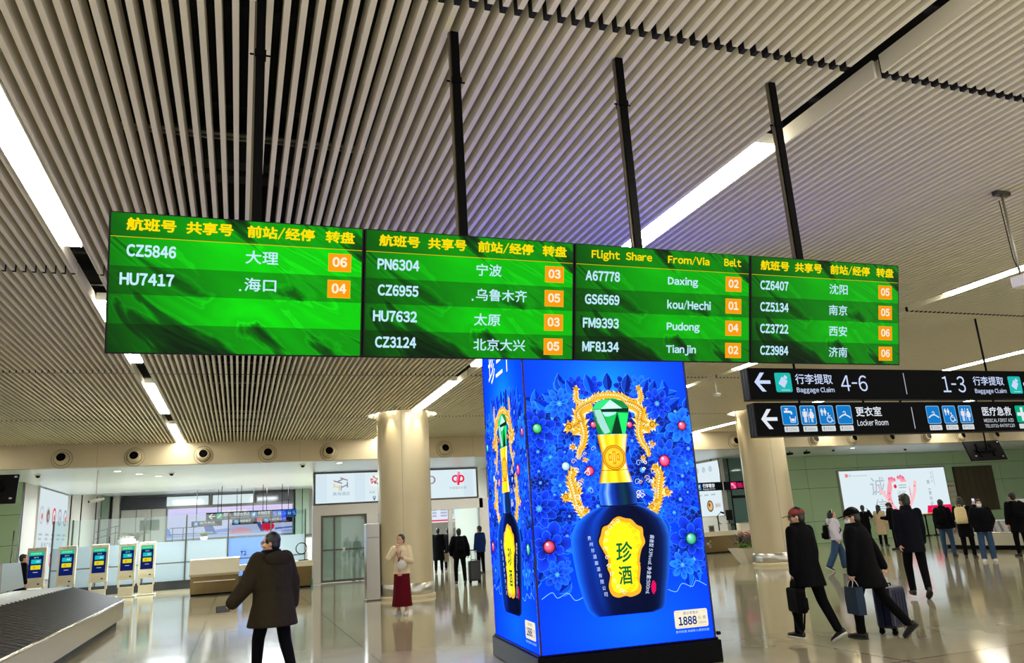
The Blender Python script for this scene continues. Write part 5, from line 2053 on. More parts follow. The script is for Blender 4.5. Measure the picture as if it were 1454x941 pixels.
# ---- baggage carousels
def carousel(loc, y0, label, flip=1):
    """outer face toward +x (flip 1) or -x (flip -1); nearest end at local y0, far end at 0"""
    t = thing('baggage_carousel', label, 'baggage carousel', loc)
    F = lambda p: [(flip * x, y) for x, y in p]
    outer = F([(1.9, y0), (1.9, -2.3), (1.45, -.85), (.6, 0), (-.6, 0), (-1.45, -.85), (-1.9, -2.3), (-1.9, y0)])
    inn = F([(.60, y0), (.60, -1.0), (.50, -.72), (.25, -.62), (-.25, -.62), (-.50, -.72), (-.60, -1.0), (-.60, y0)])
    pl = F([(1.78, y0), (1.78, -2.35), (1.36, -.95), (.56, -.12), (-.56, -.12), (-1.36, -.95), (-1.78, -2.35), (-1.78, y0)])
    MB().prism(pl, 0, .14).build('plinth', M_BLACK, t)
    MB().prism(outer, .14, .505).build('side_panel', mat('satin_steel', S(196, 188, 168), .32, .55), t)
    # polished bumper along the rim
    rb = MB()
    rb.tube([(x, y, .515) for x, y in outer], .022, 8)
    rb.build('rim', mat('rim_steel', S(216, 214, 206), .2, 1.0), t)
    # sloping overlapping slats
    bb = MB()
    path_o, path_i = [], []
    for k in range(len(outer) - 1):
        a, b, c, d = Vector(outer[k]), Vector(outer[k + 1]), Vector(inn[k]), Vector(inn[k + 1])
        m_ = max(1, int(round((b - a).length / .26)))
        for j in range(m_):
            path_o.append(a.lerp(b, j / m_))
            path_i.append(c.lerp(d, j / m_))
    path_o.append(Vector(outer[-1])); path_i.append(Vector(inn[-1]))
    for k in range(len(path_o) - 1):
        a, b, c, d = path_o[k], path_o[k + 1], path_i[k], path_i[k + 1]
        ex = (b - a) * .14
        vs = [(a.x * .985, a.y, .512), (b.x * .985 + ex.x, b.y + ex.y, .535), (d.x, d.y + ex.y, .845), (c.x, c.y, .815),
              (a.x * .985, a.y, .47), (b.x * .985 + ex.x, b.y + ex.y, .47), (d.x, d.y + ex.y, .78), (c.x, c.y, .78)]
        bb.add(vs, [(0, 1, 2, 3), (4, 7, 6, 5), (0, 4, 5, 1), (1, 5, 6, 2), (2, 6, 7, 3), (3, 7, 4, 0)], 0)
        e2 = (b - a) * .16
        bb.add([(b.x * .984 - e2.x, b.y - e2.y, .538), (b.x * .984 + ex.x * 1.04, b.y + ex.y * 1.04, .545), (d.x, d.y + ex.y * 1.04, .852), (d.x, d.y - e2.y, .848)], [(0, 1, 2, 3)], 1)
    bb.build('slat_belt', speckle(mat('rubber_slat', S(62, 55, 42), .42, spec=.3), 5, .2), t, fix=False)
    bb_o = t.children[-1]
    bb_o.data.materials.append(mat('slat_seam', S(14, 13, 11), .5, spec=.2))
    isl = F([(.62, y0), (.62, -1.0), (.5, -.7), (.25, -.60), (-.25, -.60), (-.5, -.7), (-.62, -1.0), (-.62, y0)])
    MB().prism(isl, .70, .845).build('island_top', M_PLATE, t)
    return t


ca = carousel((-4.30, 22.5, 0), -16.0, 'stainless baggage carousel with dark slats at bottom left of the frame', 1)
MB().b2((1.9, -3.75, .27), (1.906, -3.69, .40)).build('number_plate', mat('plate_yellow', S(214, 190, 90), .4), ca)
b = MB()
xprism(b, [(-1.2, .84), (-1.25, 1.48), (.35, 1.48), (.95, .86)], -.86, -.80)
b.build('end_shield', M_STEEL, ca)
cr = carousel((24.4, 22.0, 0), -15.0, 'stainless baggage carousel with striped slats behind the waiting passengers at right', -1)
b = MB()
b.b2((.10, -14.5, .84), (.16, -2.6, 1.50))
b.build('back_board', M_PLATE, cr)
b = MB()
b.b2((.02, -14.5, .84), (.10, -2.6, .95))
b.build('guide_strip', mat('strip_yellow', S(232, 214, 120), .4), cr)
for y in (-5, -7.5, -10, -12.5):
    MB().b2((.085, y, .84), (.1, y + .03, 1.5)).build('board_joint', M_STEEL_D, cr)

# barrier stand and standing notice near the carousels
t = thing('sign_stand', 'small dark board on a thin post beyond the left carousel', 'sign stand', (-6.05, 26.0, 0))
MB().tube([(0, 0, .02), (.0, .05, 2.35)], .022, 8).build('post', M_STEEL_D, t)
MB().lathe([(0, 0), (.22, 0), (.20, .03), (0, .035)], 18).build('foot', M_STEEL_D, t)
MB().b2((-.22, -.05, .76), (.22, -.02, 1.08)).build('board', mat('board_brown', S(74, 64, 46), .5), t)
for i, x in enumerate((31.75, 32.25)):
    t = thing('barrier_post', 'black crowd barrier post in front of the green wall under the white lightbox', 'barrier post', (x - .2, 29.8, 0), 0, 'crowd barrier posts under the lightbox')
    MB().lathe([(0, 0), (.17, 0), (.17, .02), (.04, .05), (.035, .92), (.05, .94), (.05, 1.02), (0, 1.03)], 16).build('post', M_BLACK, t)
# ================================================================== people
def mk(name, col, rough=.8, amt=.12, scale=14, bump=.25):
    return speckle(mat(name, col, rough, spec=.08), scale, amt, bump, scale * 1.6)


SKIN = mat('skin', S(206, 160, 130), .5)
HAIR = speckle(mat('black_hair', S(20, 17, 16), .45), 60, .3)
C_BLACK = mk('black_cloth', S(8, 8, 11))
C_NAVY = mk('navy_cloth', S(13, 15, 24))
C_TROUSER = mk('dark_trouser_cloth', S(7, 7, 9))
C_JEAN = mk('blue_denim', S(52, 74, 104))
C_SOLE = mat('white_sole', S(214, 212, 208), .5)
C_SHOE = mat('black_shoe', S(14, 14, 15), .45)
EYE = mat('eye_dark', S(24, 18, 16), .2)
LIP = mat('lip', S(168, 92, 84), .5)


def skinned(name, mb, m, parent, voxel, smooth=4):
    """weld overlapping volumes into one continuous surface"""
    me = bpy.data.meshes.new(name)
    me.from_pydata([tuple(v) for v in mb.v], [], mb.f)
    bm = bmesh.new()
    bm.from_mesh(me)
    bmesh.ops.remove_doubles(bm, verts=bm.verts, dist=1e-6)
    bmesh.ops.recalc_face_normals(bm, faces=bm.faces)
    bm.to_mesh(me)
    bm.free()
    o = bpy.data.objects.new(name, me)
    tmp = bpy.data.scenes.new('weld')
    tmp.collection.objects.link(o)
    r = o.modifiers.new('remesh', 'REMESH')
    r.mode, r.voxel_size, r.use_smooth_shade = 'VOXEL', voxel, True
    s = o.modifiers.new('smooth', 'SMOOTH')
    s.factor, s.iterations = .5, smooth
    vl = tmp.view_layers[0]
    vl.update()
    me2 = bpy.data.meshes.new_from_object(o.evaluated_get(vl.depsgraph))
    bpy.data.scenes.remove(tmp)
    bpy.data.objects.remove(o)
    me2.name = name
    me2.materials.clear()
    me2.materials.append(m)
    o2 = bpy.data.objects.new(name, me2)
    COL.objects.link(o2)
    o2.parent = parent
    return o2


def V(*a):
    return Vector(a)


def oval(c, rx, ry, M, n=16):
    """ring of an oval in the plane of M's x and y axes"""
    return [c + M @ Vector((rx * math.cos(2 * PI * j / n), ry * math.sin(2 * PI * j / n), 0)) for j in range(n)]


def hand(mb, wrist, d, nrm, curl, side, s=1.0, fat=1.0):
    """palm, four unequal bent fingers and a thumb; d along the forearm, nrm out of the palm"""
    d = d.normalized()
    nrm = (nrm - d * nrm.dot(d)).normalized()
    w = d.cross(nrm).normalized() * side          # towards the thumb
    M = Matrix((w, nrm, d)).transposed()
    mb.loft([oval(wrist + d * a * s, rx * s, ry * s, M, 10) for a, rx, ry in ((-.02, .026, .020), (.01, .030, .020), (.05, .041, .017), (.085, .042, .014), (.098, .036, .010))])
    for k, (off, L) in enumerate(((.030, .072), (.010, .080), (-.011, .074), (-.030, .058))):
        p = wrist + d * .088 * s + w * off * s
        dirv = (d + w * off * 1.2).normalized()
        r = .0088 * s * fat
        for seg, f in enumerate((.42, .33, .25)):
            a = curl * (.55 + .35 * seg) * (1 + .08 * k)
            dirv = (dirv * math.cos(a) + nrm * math.sin(a)).normalized()
            q = p + dirv * L * f * s
            mb.capsule(p, q, r, r * .9, 8)
            p, r = q, r * .9
            a_ = dirv
    p = wrist + d * .030 * s + w * .030 * s
    q = p + (d * .6 + w * .65 + nrm * .35).normalized() * .040 * s
    mb.capsule(p, q, .012 * s * fat, .0105 * s * fat, 8)
    mb.capsule(q, q + (d * .85 + w * .15 + nrm * (.3 + curl)).normalized() * .034 * s, .0102 * s * fat, .0085 * s * fat, 8)


HEAD_RINGS = ((-.122, .018, .022, .052), (-.112, .036, .044, .046), (-.09, .050, .064, .030), (-.055, .062, .080, .014), (-.015, .071, .092, .004), (.03, .075, .097, -.004), (.07, .069, .090, -.008), (.10, .050, .066, -.010), (.118, .026, .034, -.010), (.125, .006, .008, -.010))


def person(label, loc, heading, H, pose, top, legs, shoes, hair='short', group=None, near=False, hat=None, extras=()):
    """heading: direction faced, degrees clockwise from +y. pose: vectors in the body's frame (x right, y forward, z up)"""
    t = thing('person', label, 'person', loc, -R_(heading), group)
    S_ = H / 1.75
    vox = .009 if near else .013
    cvox = .012 if near else .016
    T = Matrix.Diagonal((S_, S_, S_, 1))
    p = dict(tl=V(-.04, .18, -.95), sl=V(0, -.05, -1), fl=V(0, 1, 0), tr=V(.04, -.1, -.95), sr=V(0, -.25, -.95), fr=V(0, 1, -.2),
             ul=V(-.22, .0, -1), al=V(-.05, .2, -1), ur=V(.22, .0, -1), ar=V(.05, .2, -1), lean=V(0, .04, 1), yaw=0, pitch=0, roll=0, cl=.5, cr=.5, nl=V(1, 0, 0), nr=V(-1, 0, 0))
    p.update(pose)
    for k in ('tl', 'sl', 'fl', 'tr', 'sr', 'fr', 'ul', 'al', 'ur', 'ar', 'lean'):
        p[k] = Vector(p[k]).normalized()
    J = {}
    for s, x in (('l', -.09), ('r', .09)):
        J['hip' + s] = V(x, 0, 0)
        J['knee' + s] = J['hip' + s] + p['t' + s] * .44
        J['ank' + s] = J['knee' + s] + p['s' + s] * .42
    low = 9
    for s in 'lr':
        f = p['f' + s]
        n = V(0, 0, 1) - f * f.z
        n.normalize()
        J['n' + s] = n
        heel = J['ank' + s] - n * .075 - f * .05
        toe = J['ank' + s] - n * .075 + f * .17
        low = min(low, heel.z, toe.z)
    up = V(0, 0, -low)
    for k in list(J):
        if k[:3] in ('hip', 'kne', 'ank'):
            J[k] = J[k] + up
    pel = up.copy()
    ld = p['lean']
    fw = V(0, 1, 0) - ld * ld.y
    fw.normalize()
    rt = V(1, 0, 0)
    MT = Matrix((rt, fw, ld)).transposed()
    at = lambda h, x=0, y=0: pel + ld * h + rt * x + fw * y
    for s, x in (('l', -1), ('r', 1)):
        J['sho' + s] = at(.485, .175 * x, -.01)
        J['elb' + s] = J['sho' + s] + p['u' + s] * .29
        J['wri' + s] = J['elb' + s] + p['a' + s] * .245
    nb = at(.545, 0, -.01)
    hc = nb + (ld * .8 + V(0, .05, .3)).normalized() * .135
    MH = Matrix.Rotation(R_(p['yaw']), 3, 'Z') @ Matrix.Rotation(R_(p['roll']), 3, 'Y') @ Matrix.Rotation(R_(p['pitch']), 3, 'X')
    hp = lambda x, y, z: hc + MH @ V(x, y, z)
    # ---- body: one welded figure
    b = MB()
    b.T = T
    b.loft([oval(at(h), rx, ry, MT) for h, rx, ry in ((-.10, .10, .08), (-.05, .155, .105), (.03, .16, .108), (.13, .138, .098), (.25, .150, .108), (.37, .172, .115), (.46, .165, .10), (.52, .10, .075), (.555, .056, .058))])
    b.capsule(nb - ld * .03, hc - MH @ V(0, .01, .06), .056, .052, 12)
    b.loft([[hp(rx * math.cos(2 * PI * j / 16), ry * math.sin(2 * PI * j / 16) + y0, z) for j in range(16)] for z, rx, ry, y0 in HEAD_RINGS])
    b.capsule(hp(0, .088, .018), hp(0, .108, -.026), .010, .016, 8)
    b.capsule(hp(-.012, .098, -.03), hp(.012, .098, -.03), .010, .010, 8)
    b.capsule(hp(-.035, .080, .036), hp(.035, .080, .036), .013, .013, 8)
    b.ell(hp(0, .085, -.098), (.024, .020, .018), 10, 6, 0)
    for s in (-1, 1):
        b.ell(hp(s * .074, -.005, -.01), (.011, .020, .031), 8, 6, 0, MH)
        b.ell(hp(s * .045, .062, -.025), (.024, .022, .022), 8, 6, 0, MH)
    for s, x in (('l', -1), ('r', 1)):
        b.capsule(J['sho' + s], J['elb' + s], .052, .042, 12)
        b.capsule(J['elb' + s], J['wri' + s], .042, .027, 12)
        hand(b, J['wri' + s], p['a' + s], Vector(p['n' + s]), p['c' + s], 1 if s == 'l' else -1, 1.0, 1.0 if near else 1.35)
        b.capsule(J['hip' + s], J['knee' + s], .085, .056, 14)
        b.capsule(J['knee' + s], J['ank' + s] , .056, .038, 12)
        b.capsule(J['ank' + s], J['ank' + s] + p['f' + s] * .12 - J['n' + s] * .03, .036, .032, 10)
    body = skinned('body', b, SKIN, t, vox, 3)
    # ---- face and hair
    for s in (-1, 1):
        e = MB()
        e.T = T
        e.ell(hp(s * .031, .087, .014), (.012, .008, .006), 8, 6, 0, MH)
        e.build('eye', EYE, t)
        e = MB()
        e.T = T
        e.capsule(hp(s * .018, .096, .036), hp(s * .046, .086, .037), .004, .003, 6)
        e.build('eyebrow', HAIR, t)
    e = MB()
    e.T = T
    e.ell(hp(0, .096, -.064), (.021, .009, .007), 10, 6, 0, MH)
    e.build('lips', LIP, t)
    if hair:
        h = MB()
        h.T = T
        h.ell(hp(0, -.020, .036), (.083, .100, .100), 18, 12, 0, MH)
        h.ell(hp(0, -.045, -.02), (.074, .066, .085), 14, 10, 0, MH)
        if hair in ('short', 'crew'):
            for s in (-1, 1):
                h.ell(hp(s * .066, .012, .03), (.018, .042, .042), 10, 8, 0, MH)
            if hair == 'short':
                h.ell(hp(0, .050, .085), (.062, .042, .034), 12, 8, 0, MH)
        if hair == 'long':
            h.capsule(hp(0, -.07, 0), hp(0, -.11, -.34), .075, .055, 12)
            for s in (-1, 1):
                h.capsule(hp(s * .07, 0, .03), hp(s * .08, -.03, -.20), .030, .026, 10)
        if hair == 'bun':
            h.ell(hp(0, -.125, .03), (.042, .04, .042), 12, 8, 0, MH)
            for s in (-1, 1):
                h.capsule(hp(s * .066, .03, .05), hp(s * .074, -.01, -.02), .018, .016, 8)
        if hair == 'tail':
            h.capsule(hp(0, -.11, .06), hp(0, -.18, -.20), .045, .022, 10)
        skinned('hair', h, HAIR, t, cvox * .8, 2)
    if hat:
        kind, hm, bm_ = hat
        h = MB()
        h.T = T
        dome = []
        for i in range(7):
            a = PI / 2 * i / 6
            r = math.cos(a)
            dome.append([hp(.092 * r * math.cos(2 * PI * j / 20) , .113 * r * math.sin(2 * PI * j / 20) - .010, .030 + .098 * math.sin(a)) for j in range(20)])
        h.loft(dome)
        h.build('cap_crown', hm, t)
        if kind == 'cap':
            h = MB()
            h.T = T
            ring_o = [hp(.088 * math.sin(a), .085 + .105 * math.cos(a) * (1 if abs(a) < 1.6 else 0), .036 - .020 * math.cos(a)) for a in [(-1.5 + 3.0 * k / 12) for k in range(13)]]
            ring_i = [hp(.088 * math.sin(a), .085 * math.cos(a) + .005, .040) for a in [(-1.5 + 3.0 * k / 12) for k in range(13)]]
            n = 13
            vs = ring_i + ring_o + [q - MH @ V(0, 0, .010) for q in ring_i] + [q - MH @ V(0, 0, .010) for q in ring_o]
            fs = []
            for k in range(n - 1):
                fs += [(k, k + 1, n + k + 1, n + k), (2 * n + k, 3 * n + k, 3 * n + k + 1, 2 * n + k + 1), (n + k, n + k + 1, 3 * n + k + 1, 3 * n + k)]
            h.add(vs, fs)
            h.build('cap_peak', bm_, t)
    # ---- legs
    kind, lm = legs[0], legs[1]
    g = MB()
    g.T = T
    if kind == 'skirt':
        base = min(J['ankl'].z, J['ankr'].z)
        mid = (J['ankl'] + J['ankr']) / 2
        zz = ((.08, .150, .115), (-.02, .180, .135), (-.30, .195, .155), (-.60, .215, .175), (-.76, .235, .20))
        rings = []
        for h, rx, ry in zz:
            k = min(1, max(0, -h / .76))
            c = at(h) if h > -.02 else pel.lerp(V(mid.x, mid.y, pel.z), k) + V(0, 0, h)
            rings.append([c + V(rx * (1 + .05 * math.sin(7 * a) * k) * math.cos(a), ry * (1 + .05 * math.sin(7 * a) * k) * math.sin(a), 0) for a in [2 * PI * j / 28 for j in range(28)]])
        g.loft(rings)
        skinned('skirt', g, lm, t, cvox, 2)
    else:
        wide = legs[2] if len(legs) > 2 else 0
        g.loft([oval(at(h), rx, ry, MT) for h, rx, ry in ((-.13, .09, .09), (-.06, .172, .125), (.04, .172, .122), (.12, .152, .112))])
        for s in 'lr':
            a_ = J['ank' + s] - p['s' + s] * -.0
            g.capsule(J['hip' + s], J['knee' + s], .100, .074 + wide, 14)
            g.capsule(J['knee' + s], J['knee' + s].lerp(a_, .90), .074 + wide, .058 + wide * 1.3, 14)
            q = J['knee' + s].lerp(a_, 1.02)
            g.loft([oval(J['knee' + s].lerp(a_, .80), .060 + wide * 1.3, .064 + wide * 1.3, Matrix.Identity(3)), oval(q, .056 + wide * 1.4, .066 + wide * 1.4, Matrix.Identity(3))])
        skinned('trousers', g, lm, t, cvox, 3)
    # ---- shoes
    sm_, sole = shoes
    for s in 'lr':
        f, n = p['f' + s], J['n' + s]
        r_ = f.cross(n).normalized()
        M = Matrix((r_, n, f)).transposed()
        o = J['ank' + s] - n * .075
        g = MB()
        g.T = T
        g.loft([oval(o + f * y + n * z, rx, rz, M, 14) for y, z, rx, rz in ((-.085, .045, .012, .020), (-.075, .05, .032, .040), (-.03, .055, .038, .048), (.03, .052, .042, .044), (.09, .042, .047, .034), (.14, .036, .045, .028), (.175, .032, .030, .022), (.188, .03, .010, .010))])
        sh = skinned('shoe', g, sm_, t, .009, 1)
        g = MB()
        g.T = T
        g.loft([[o + n * z + f * y + r_ * x for x, y in [(.046 * math.cos(a), .05 + .140 * math.sin(a)) for a in [2 * PI * j / 18 for j in range(18)]]] for z in (.0, .022)])
        so = g.build('sole', sole, sh)
    # ---- upper clothing
    kind, tm, opt = top
    puff = opt.get('puff', .02)
    L = opt.get('len', .12)
    g = MB()
    g.T = T
    back = opt.get('flare', .0)
    rows = [(.565, .066 + puff * .4, .066 + puff * .4), (.53, .105 + puff, .085 + puff), (.47, .178 + puff, .112 + puff), (.37, .186 + puff, .130 + puff), (.25, .172 + puff, .126 + puff), (.12, .168 + puff, .122 + puff), (.0, .180 + puff, .130 + puff)]
    rings = [oval(at(h), rx, ry, MT, 20) for h, rx, ry in rows]
    nst = 4
    for k in range(1, nst + 1):
        h = -L * k / nst
        q = min(1.0, -h / .45)
        c = at(0) + V(0, 0, h) + (V((J['kneel'].x + J['kneer'].x) / 2, (J['kneel'].y + J['kneer'].y) / 2, 0) - V(pel.x, pel.y, 0)) * q * .8
        sp_ = abs(J['kneel'].y - J['kneer'].y) * .35 * q
        rings.append(oval(c, .184 + puff + back * q, .132 + puff + back * q + sp_, Matrix.Identity(3), 20))
    g.loft(rings[::-1])
    for s in 'lr':
        wv = opt.get('sleeve', .0)
        end = J['elb' + s].lerp(J['wri' + s], opt.get('cuff', 1.0))
        g.capsule(J['sho' + s], J['elb' + s], .068 + puff * .42 + wv, .056 + puff * .5 + wv, 14)
        g.capsule(J['elb' + s], end, .056 + puff * .5 + wv, .046 + puff * .35 + wv, 14)
    skinned(kind, g, tm, t, cvox, 3)
    if opt.get('collar'):
        g = MB()
        g.T = T
        cc = opt['collar']
        g.loft([oval(nb + ld * a + fw * .01, r, r * 1.02, MT, 20) for a, r in ((-.03, .090 + puff), (.02, .088 + puff * .6), (.055, .082 + puff * .4))], cap=False)
        g.loft([oval(nb + ld * a + fw * .01, r, r * 1.02, MT, 20) for a, r in ((.055, .082 + puff * .4), (.05, .070), (-.03, .068))], cap=False)
        g.build('collar', cc, t)
    if opt.get('hood'):
        g = MB()
        g.T = T
        g.ell(at(.485, 0, -.095 - puff), (.185, .055, .090), 16, 10, 0, MT)
        for s in (-1, 1):
            g.capsule(at(.53, s * .085, -.07), at(.53, s * .070, .07), .040, .026, 10)
        skinned('hood', g, opt['hood'], t, cvox, 3)
    for fn in extras:
        fn(t, dict(J=J, at=at, hp=hp, MH=MH, MT=MT, T=T, S=S_, nb=nb, rt=rt, fw=fw, ld=ld, cvox=cvox))
    t['_wl'] = tuple(J['wril'] * S_ + p['al'] * .08 * S_)
    t['_wr'] = tuple(J['wrir'] * S_ + p['ar'] * .08 * S_)
    return t


def where(t, key):
    """a person's hand (or any local point) in the place's coordinates"""
    q = Vector(t[key]) if isinstance(key, str) else Vector(key)
    return Vector(t.location) + Matrix.Rotation(t.rotation_euler.z, 3, 'Z') @ q


def x_mask(t, c):
    g = MB()
    g.T = c['T']
    rings = []
    for i in range(6):
        z = -.005 - .10 * i / 5
        w = (.058, .068, .070, .068, .060, .046)[i]
        dpt = (.108, .118, .120, .114, .106, .094)[i]
        rings.append([c['hp'](w * math.sin(a), dpt * math.cos(a) * .98 + .004, z) for a in [(-1.25 + 2.5 * k / 12) for k in range(13)]])
    g.loft(rings, cap=False, closed=False)
    o = g.build('face_mask', mat('mask_white', S(214, 224, 236), .7), t)
    so = o.modifiers.new('thick', 'SOLIDIFY')
    so.thickness = .004


def x_glasses(t, c):
    g = MB()
    g.T = c['T']
    hp = c['hp']
    for s in (-1, 1):
        g.tube([hp(s * .033 + .025 * math.cos(2 * PI * k / 14), .108, .012 + .020 * math.sin(2 * PI * k / 14)) for k in range(15)], .0028, 6)
        g.tube([hp(s * .058, .106, .016), hp(s * .078, .05, .016), hp(s * .080, -.01, .012)], .0028, 6)
    g.tube([hp(-.009, .109, .015), hp(.009, .109, .015)], .0025, 6)
    g.build('glasses', mat('glasses_dark', S(60, 56, 50), .3, .6), t)


def x_headband(t, c):
    g = MB()
    g.T = c['T']
    hp = c['hp']
    g.tube([hp(.088 * math.cos(a), .01, .03 + .108 * math.sin(a)) for a in [PI * k / 14 for k in range(15)]], .011, 8)
    g.build('headband', mat('headband_cream', S(226, 214, 186), .6), t)


def x_lanyard(t, c):
    g = MB()
    g.T = c['T']
    at = c['at']
    g.tube([at(.55, -.075, .02), at(.42, -.05, .155), at(.24, .0, .16), at(.42, .05, .155), at(.55, .075, .02)], .006, 6)
    g.build('lanyard', C_BLACK, t)
    g = MB()
    g.T = c['T']
    g.box(at(.19, 0, .165), (.062, .012, .11))
    g.build('badge_holder', mat('badge_grey', S(150, 156, 160), .3), t)


def x_pinkfront(t, c):
    g = MB()
    g.T = c['T']
    at = c['at']
    g.loft([oval(at(h, 0, .03), rx, ry, c['MT'], 18) for h, rx, ry in ((-.10, .10, .13), (.12, .09, .118), (.37, .085, .126), (.50, .06, .09))])
    skinned('pink_top', g, mk('pink_cloth', S(226, 168, 158)), t, c['cvox'], 2)


def x_shirtcollar(t, c):
    g = MB()
    g.T = c['T']
    g.loft([oval(c['nb'] + c['ld'] * a, r, r, c['MT'], 18) for a, r in ((-.01, .074), (.035, .066), (.05, .062))])
    g.build('shirt_collar', mat('shirt_white', S(226, 226, 226), .6), t)


def backpack(t, label, m, S_, z=1.02, w=.30, h=.44, d=.17, off=-.20):
    """worn on the back, yet a thing of its own"""
    loc = where(t, (0, off * S_, z * S_))
    o = thing('backpack', label, 'backpack', loc, t.rotation_euler.z)
    g = MB()
    rings = []
    for k, (zz, sx, sy) in enumerate(((0, .80, .7), (.04, .98, .95), (.35, 1, 1), (.75, .96, .95), (.94, .80, .75), (1.0, .45, .4))):
        rings.append([Vector((w / 2 * sx * (abs(math.cos(a)) ** .5) * (1 if math.cos(a) >= 0 else -1), -d / 2 + d / 2 * sy * (abs(math.sin(a)) ** .5) * (1 if math.sin(a) >= 0 else -1), h * zz)) for a in [2 * PI * j / 24 for j in range(24)]])
    g.loft(rings)
    g.build('bag_body', m, o)
    g = MB()
    rings = []
    for zz, k in ((.08, .8), (.12, 1), (.40, 1), (.46, .7)):
        rings.append([Vector((w * .36 * k * (abs(math.cos(a)) ** .5) * (1 if math.cos(a) >= 0 else -1), -d - .012 + .03 * k * (abs(math.sin(a)) ** .5) * (1 if math.sin(a) >= 0 else -1), h * zz)) for a in [2 * PI * j / 20 for j in range(20)]])
    g.loft(rings)
    g.build('pocket', m, o)
    for s in (-1, 1):
        MB().tube([(s * w * .28, -.01, h * .92), (s * w * .34, .06, h * 1.06), (s * w * .40, .24, h * .98), (s * w * .46, .31, h * .62), (s * w * .50, .22, h * .25), (s * w * .46, 0, h * .12)], .016, 8).build('strap', m, o)
    MB().tube([(-.03, -.02, h), (-.03, -.02, h + .05), (.03, -.02, h + .05), (.03, -.02, h)], .008, 6).build('grab_loop', m, o)
    return o
C_OLIVE = mk('olive_brown_cloth', S(44, 38, 25), .75, .2, 10, .5)
C_MAROON = mk('dark_red_cloth', S(88, 12, 26))
C_CREAM = mk('cream_knit', S(226, 208, 176), .85, .1, 40, .5)
C_WHITEJ = mk('pale_lilac_puffer', S(206, 202, 216), .55, .06, 10, .5)
C_BEIGE = mk('beige_coat_cloth', S(176, 158, 126))
C_BEIGEBAG = mk('beige_canvas', S(214, 196, 148))
C_REDCAP = mk('faded_red_cloth', S(136, 62, 56))
C_TANCAP = mk('tan_cloth', S(128, 110, 84))
C_BLUEBAG = mk('slate_blue_paper', S(40, 54, 72), .6)
C_BLUECASE = mat('blue_shell', S(11, 20, 52), .3)
C_DKBLUE = mk('dark_blue_cloth', S(22, 42, 96))
BLACKSHOES = (C_SHOE, mat('black_sole', S(12, 12, 12), .6))
WSOLE = (C_SHOE, C_SOLE)
WSHOE = (mat('white_shoe', S(222, 220, 216), .5), C_SOLE)
WALK = dict(tl=(-.03, .34, -.94), sl=(0, .08, -1), fl=(0, 1, .06), tr=(.03, -.22, -.97), sr=(0, -.45, -.89), fr=(0, .86, -.5))
STAND = dict(tl=(-.06, .04, -1), sl=(-.01, -.03, -1), fl=(-.2, 1, 0), tr=(.06, .02, -1), sr=(.01, -.03, -1), fr=(.2, 1, 0))


def P(base, **k):
    d = dict(base)
    d.update(k)
    return d


# --- man in the brown jacket
man = person('man in dark brown hooded jacket seen from behind, holding out a phone', (.40, 9.75, 0), -28, 1.69,
             P(WALK, ul=(-.42, .16, -.98), al=(-.60, .30, -.80), ur=(.32, -.06, -1), ar=(.08, .06, -1), yaw=48, pitch=-4, lean=(-.03, .07, 1), cl=.75, nl=(.5, .5, .6), cr=.4),
             ('jacket', C_OLIVE, dict(puff=.072, len=.27, hood=C_OLIVE, sleeve=.010, flare=.07, collar=C_BLACK)), ('trousers', C_TROUSER), BLACKSHOES, 'crew', near=True, extras=(x_glasses,))
h = where(man, '_wl')
t = thing('mobile_phone', 'black phone held out in the hand of the man in the brown jacket', 'phone', h, R_(10))
b = MB().b2((-.125, -.012, -.035), (.02, -.002, .035)).build('case', M_BLACK, t, bevel=.006)
MB().b2((-.12, -.0135, -.031), (.015, -.012, .031)).build('glass', mat('phone_glass', S(20, 24, 30), .08), t)
MB().lathe([(0, 0), (.008, 0), (.008, .003), (0, .003)], 12).build('lens', M_STEEL_D, t, loc=(-.10, -.001, .018)).rotation_euler.x = R_(-90)

# --- woman in the long red skirt
wom = person('young woman in cream cardigan and long dark red skirt, one hand at her mouth', (3.22, 16.52, 0), 212, 1.60,
             P(STAND, tl=(-.04, .16, -1), tr=(.03, -.06, -1), ur=(.15, .70, -.60), ar=(-.22, -.05, .31), nr=(-.6, -.6, -.1), cr=.9, ul=(-.24, .10, -.95), al=(.35, .85, .25), cl=.9, nl=(.3, 0, 1), pitch=-6, yaw=-10),
             ('cardigan', C_CREAM, dict(puff=.018, len=.06, sleeve=.006)), ('skirt', C_MAROON), WSHOE, 'bun', near=True, extras=(x_pinkfront, x_lanyard))
h = where(wom, '_wl')
t = thing('handbag', 'small white fluffy bag on the arm of the woman in the red skirt', 'bag', (h.x, h.y, h.z - .20), R_(20))
g = MB().ell((0, 0, .06), (.11, .06, .10), 14, 10)
g.build('bag_body', mk('white_fleece', S(226, 222, 216), .95, .15, 60, 1.0), t)
MB().tube([(-.07, 0, .13), (-.05, 0, .20), (0, 0, .225), (.05, 0, .20), (.07, 0, .13)], .008, 6).build('strap', C_BLACK, t)

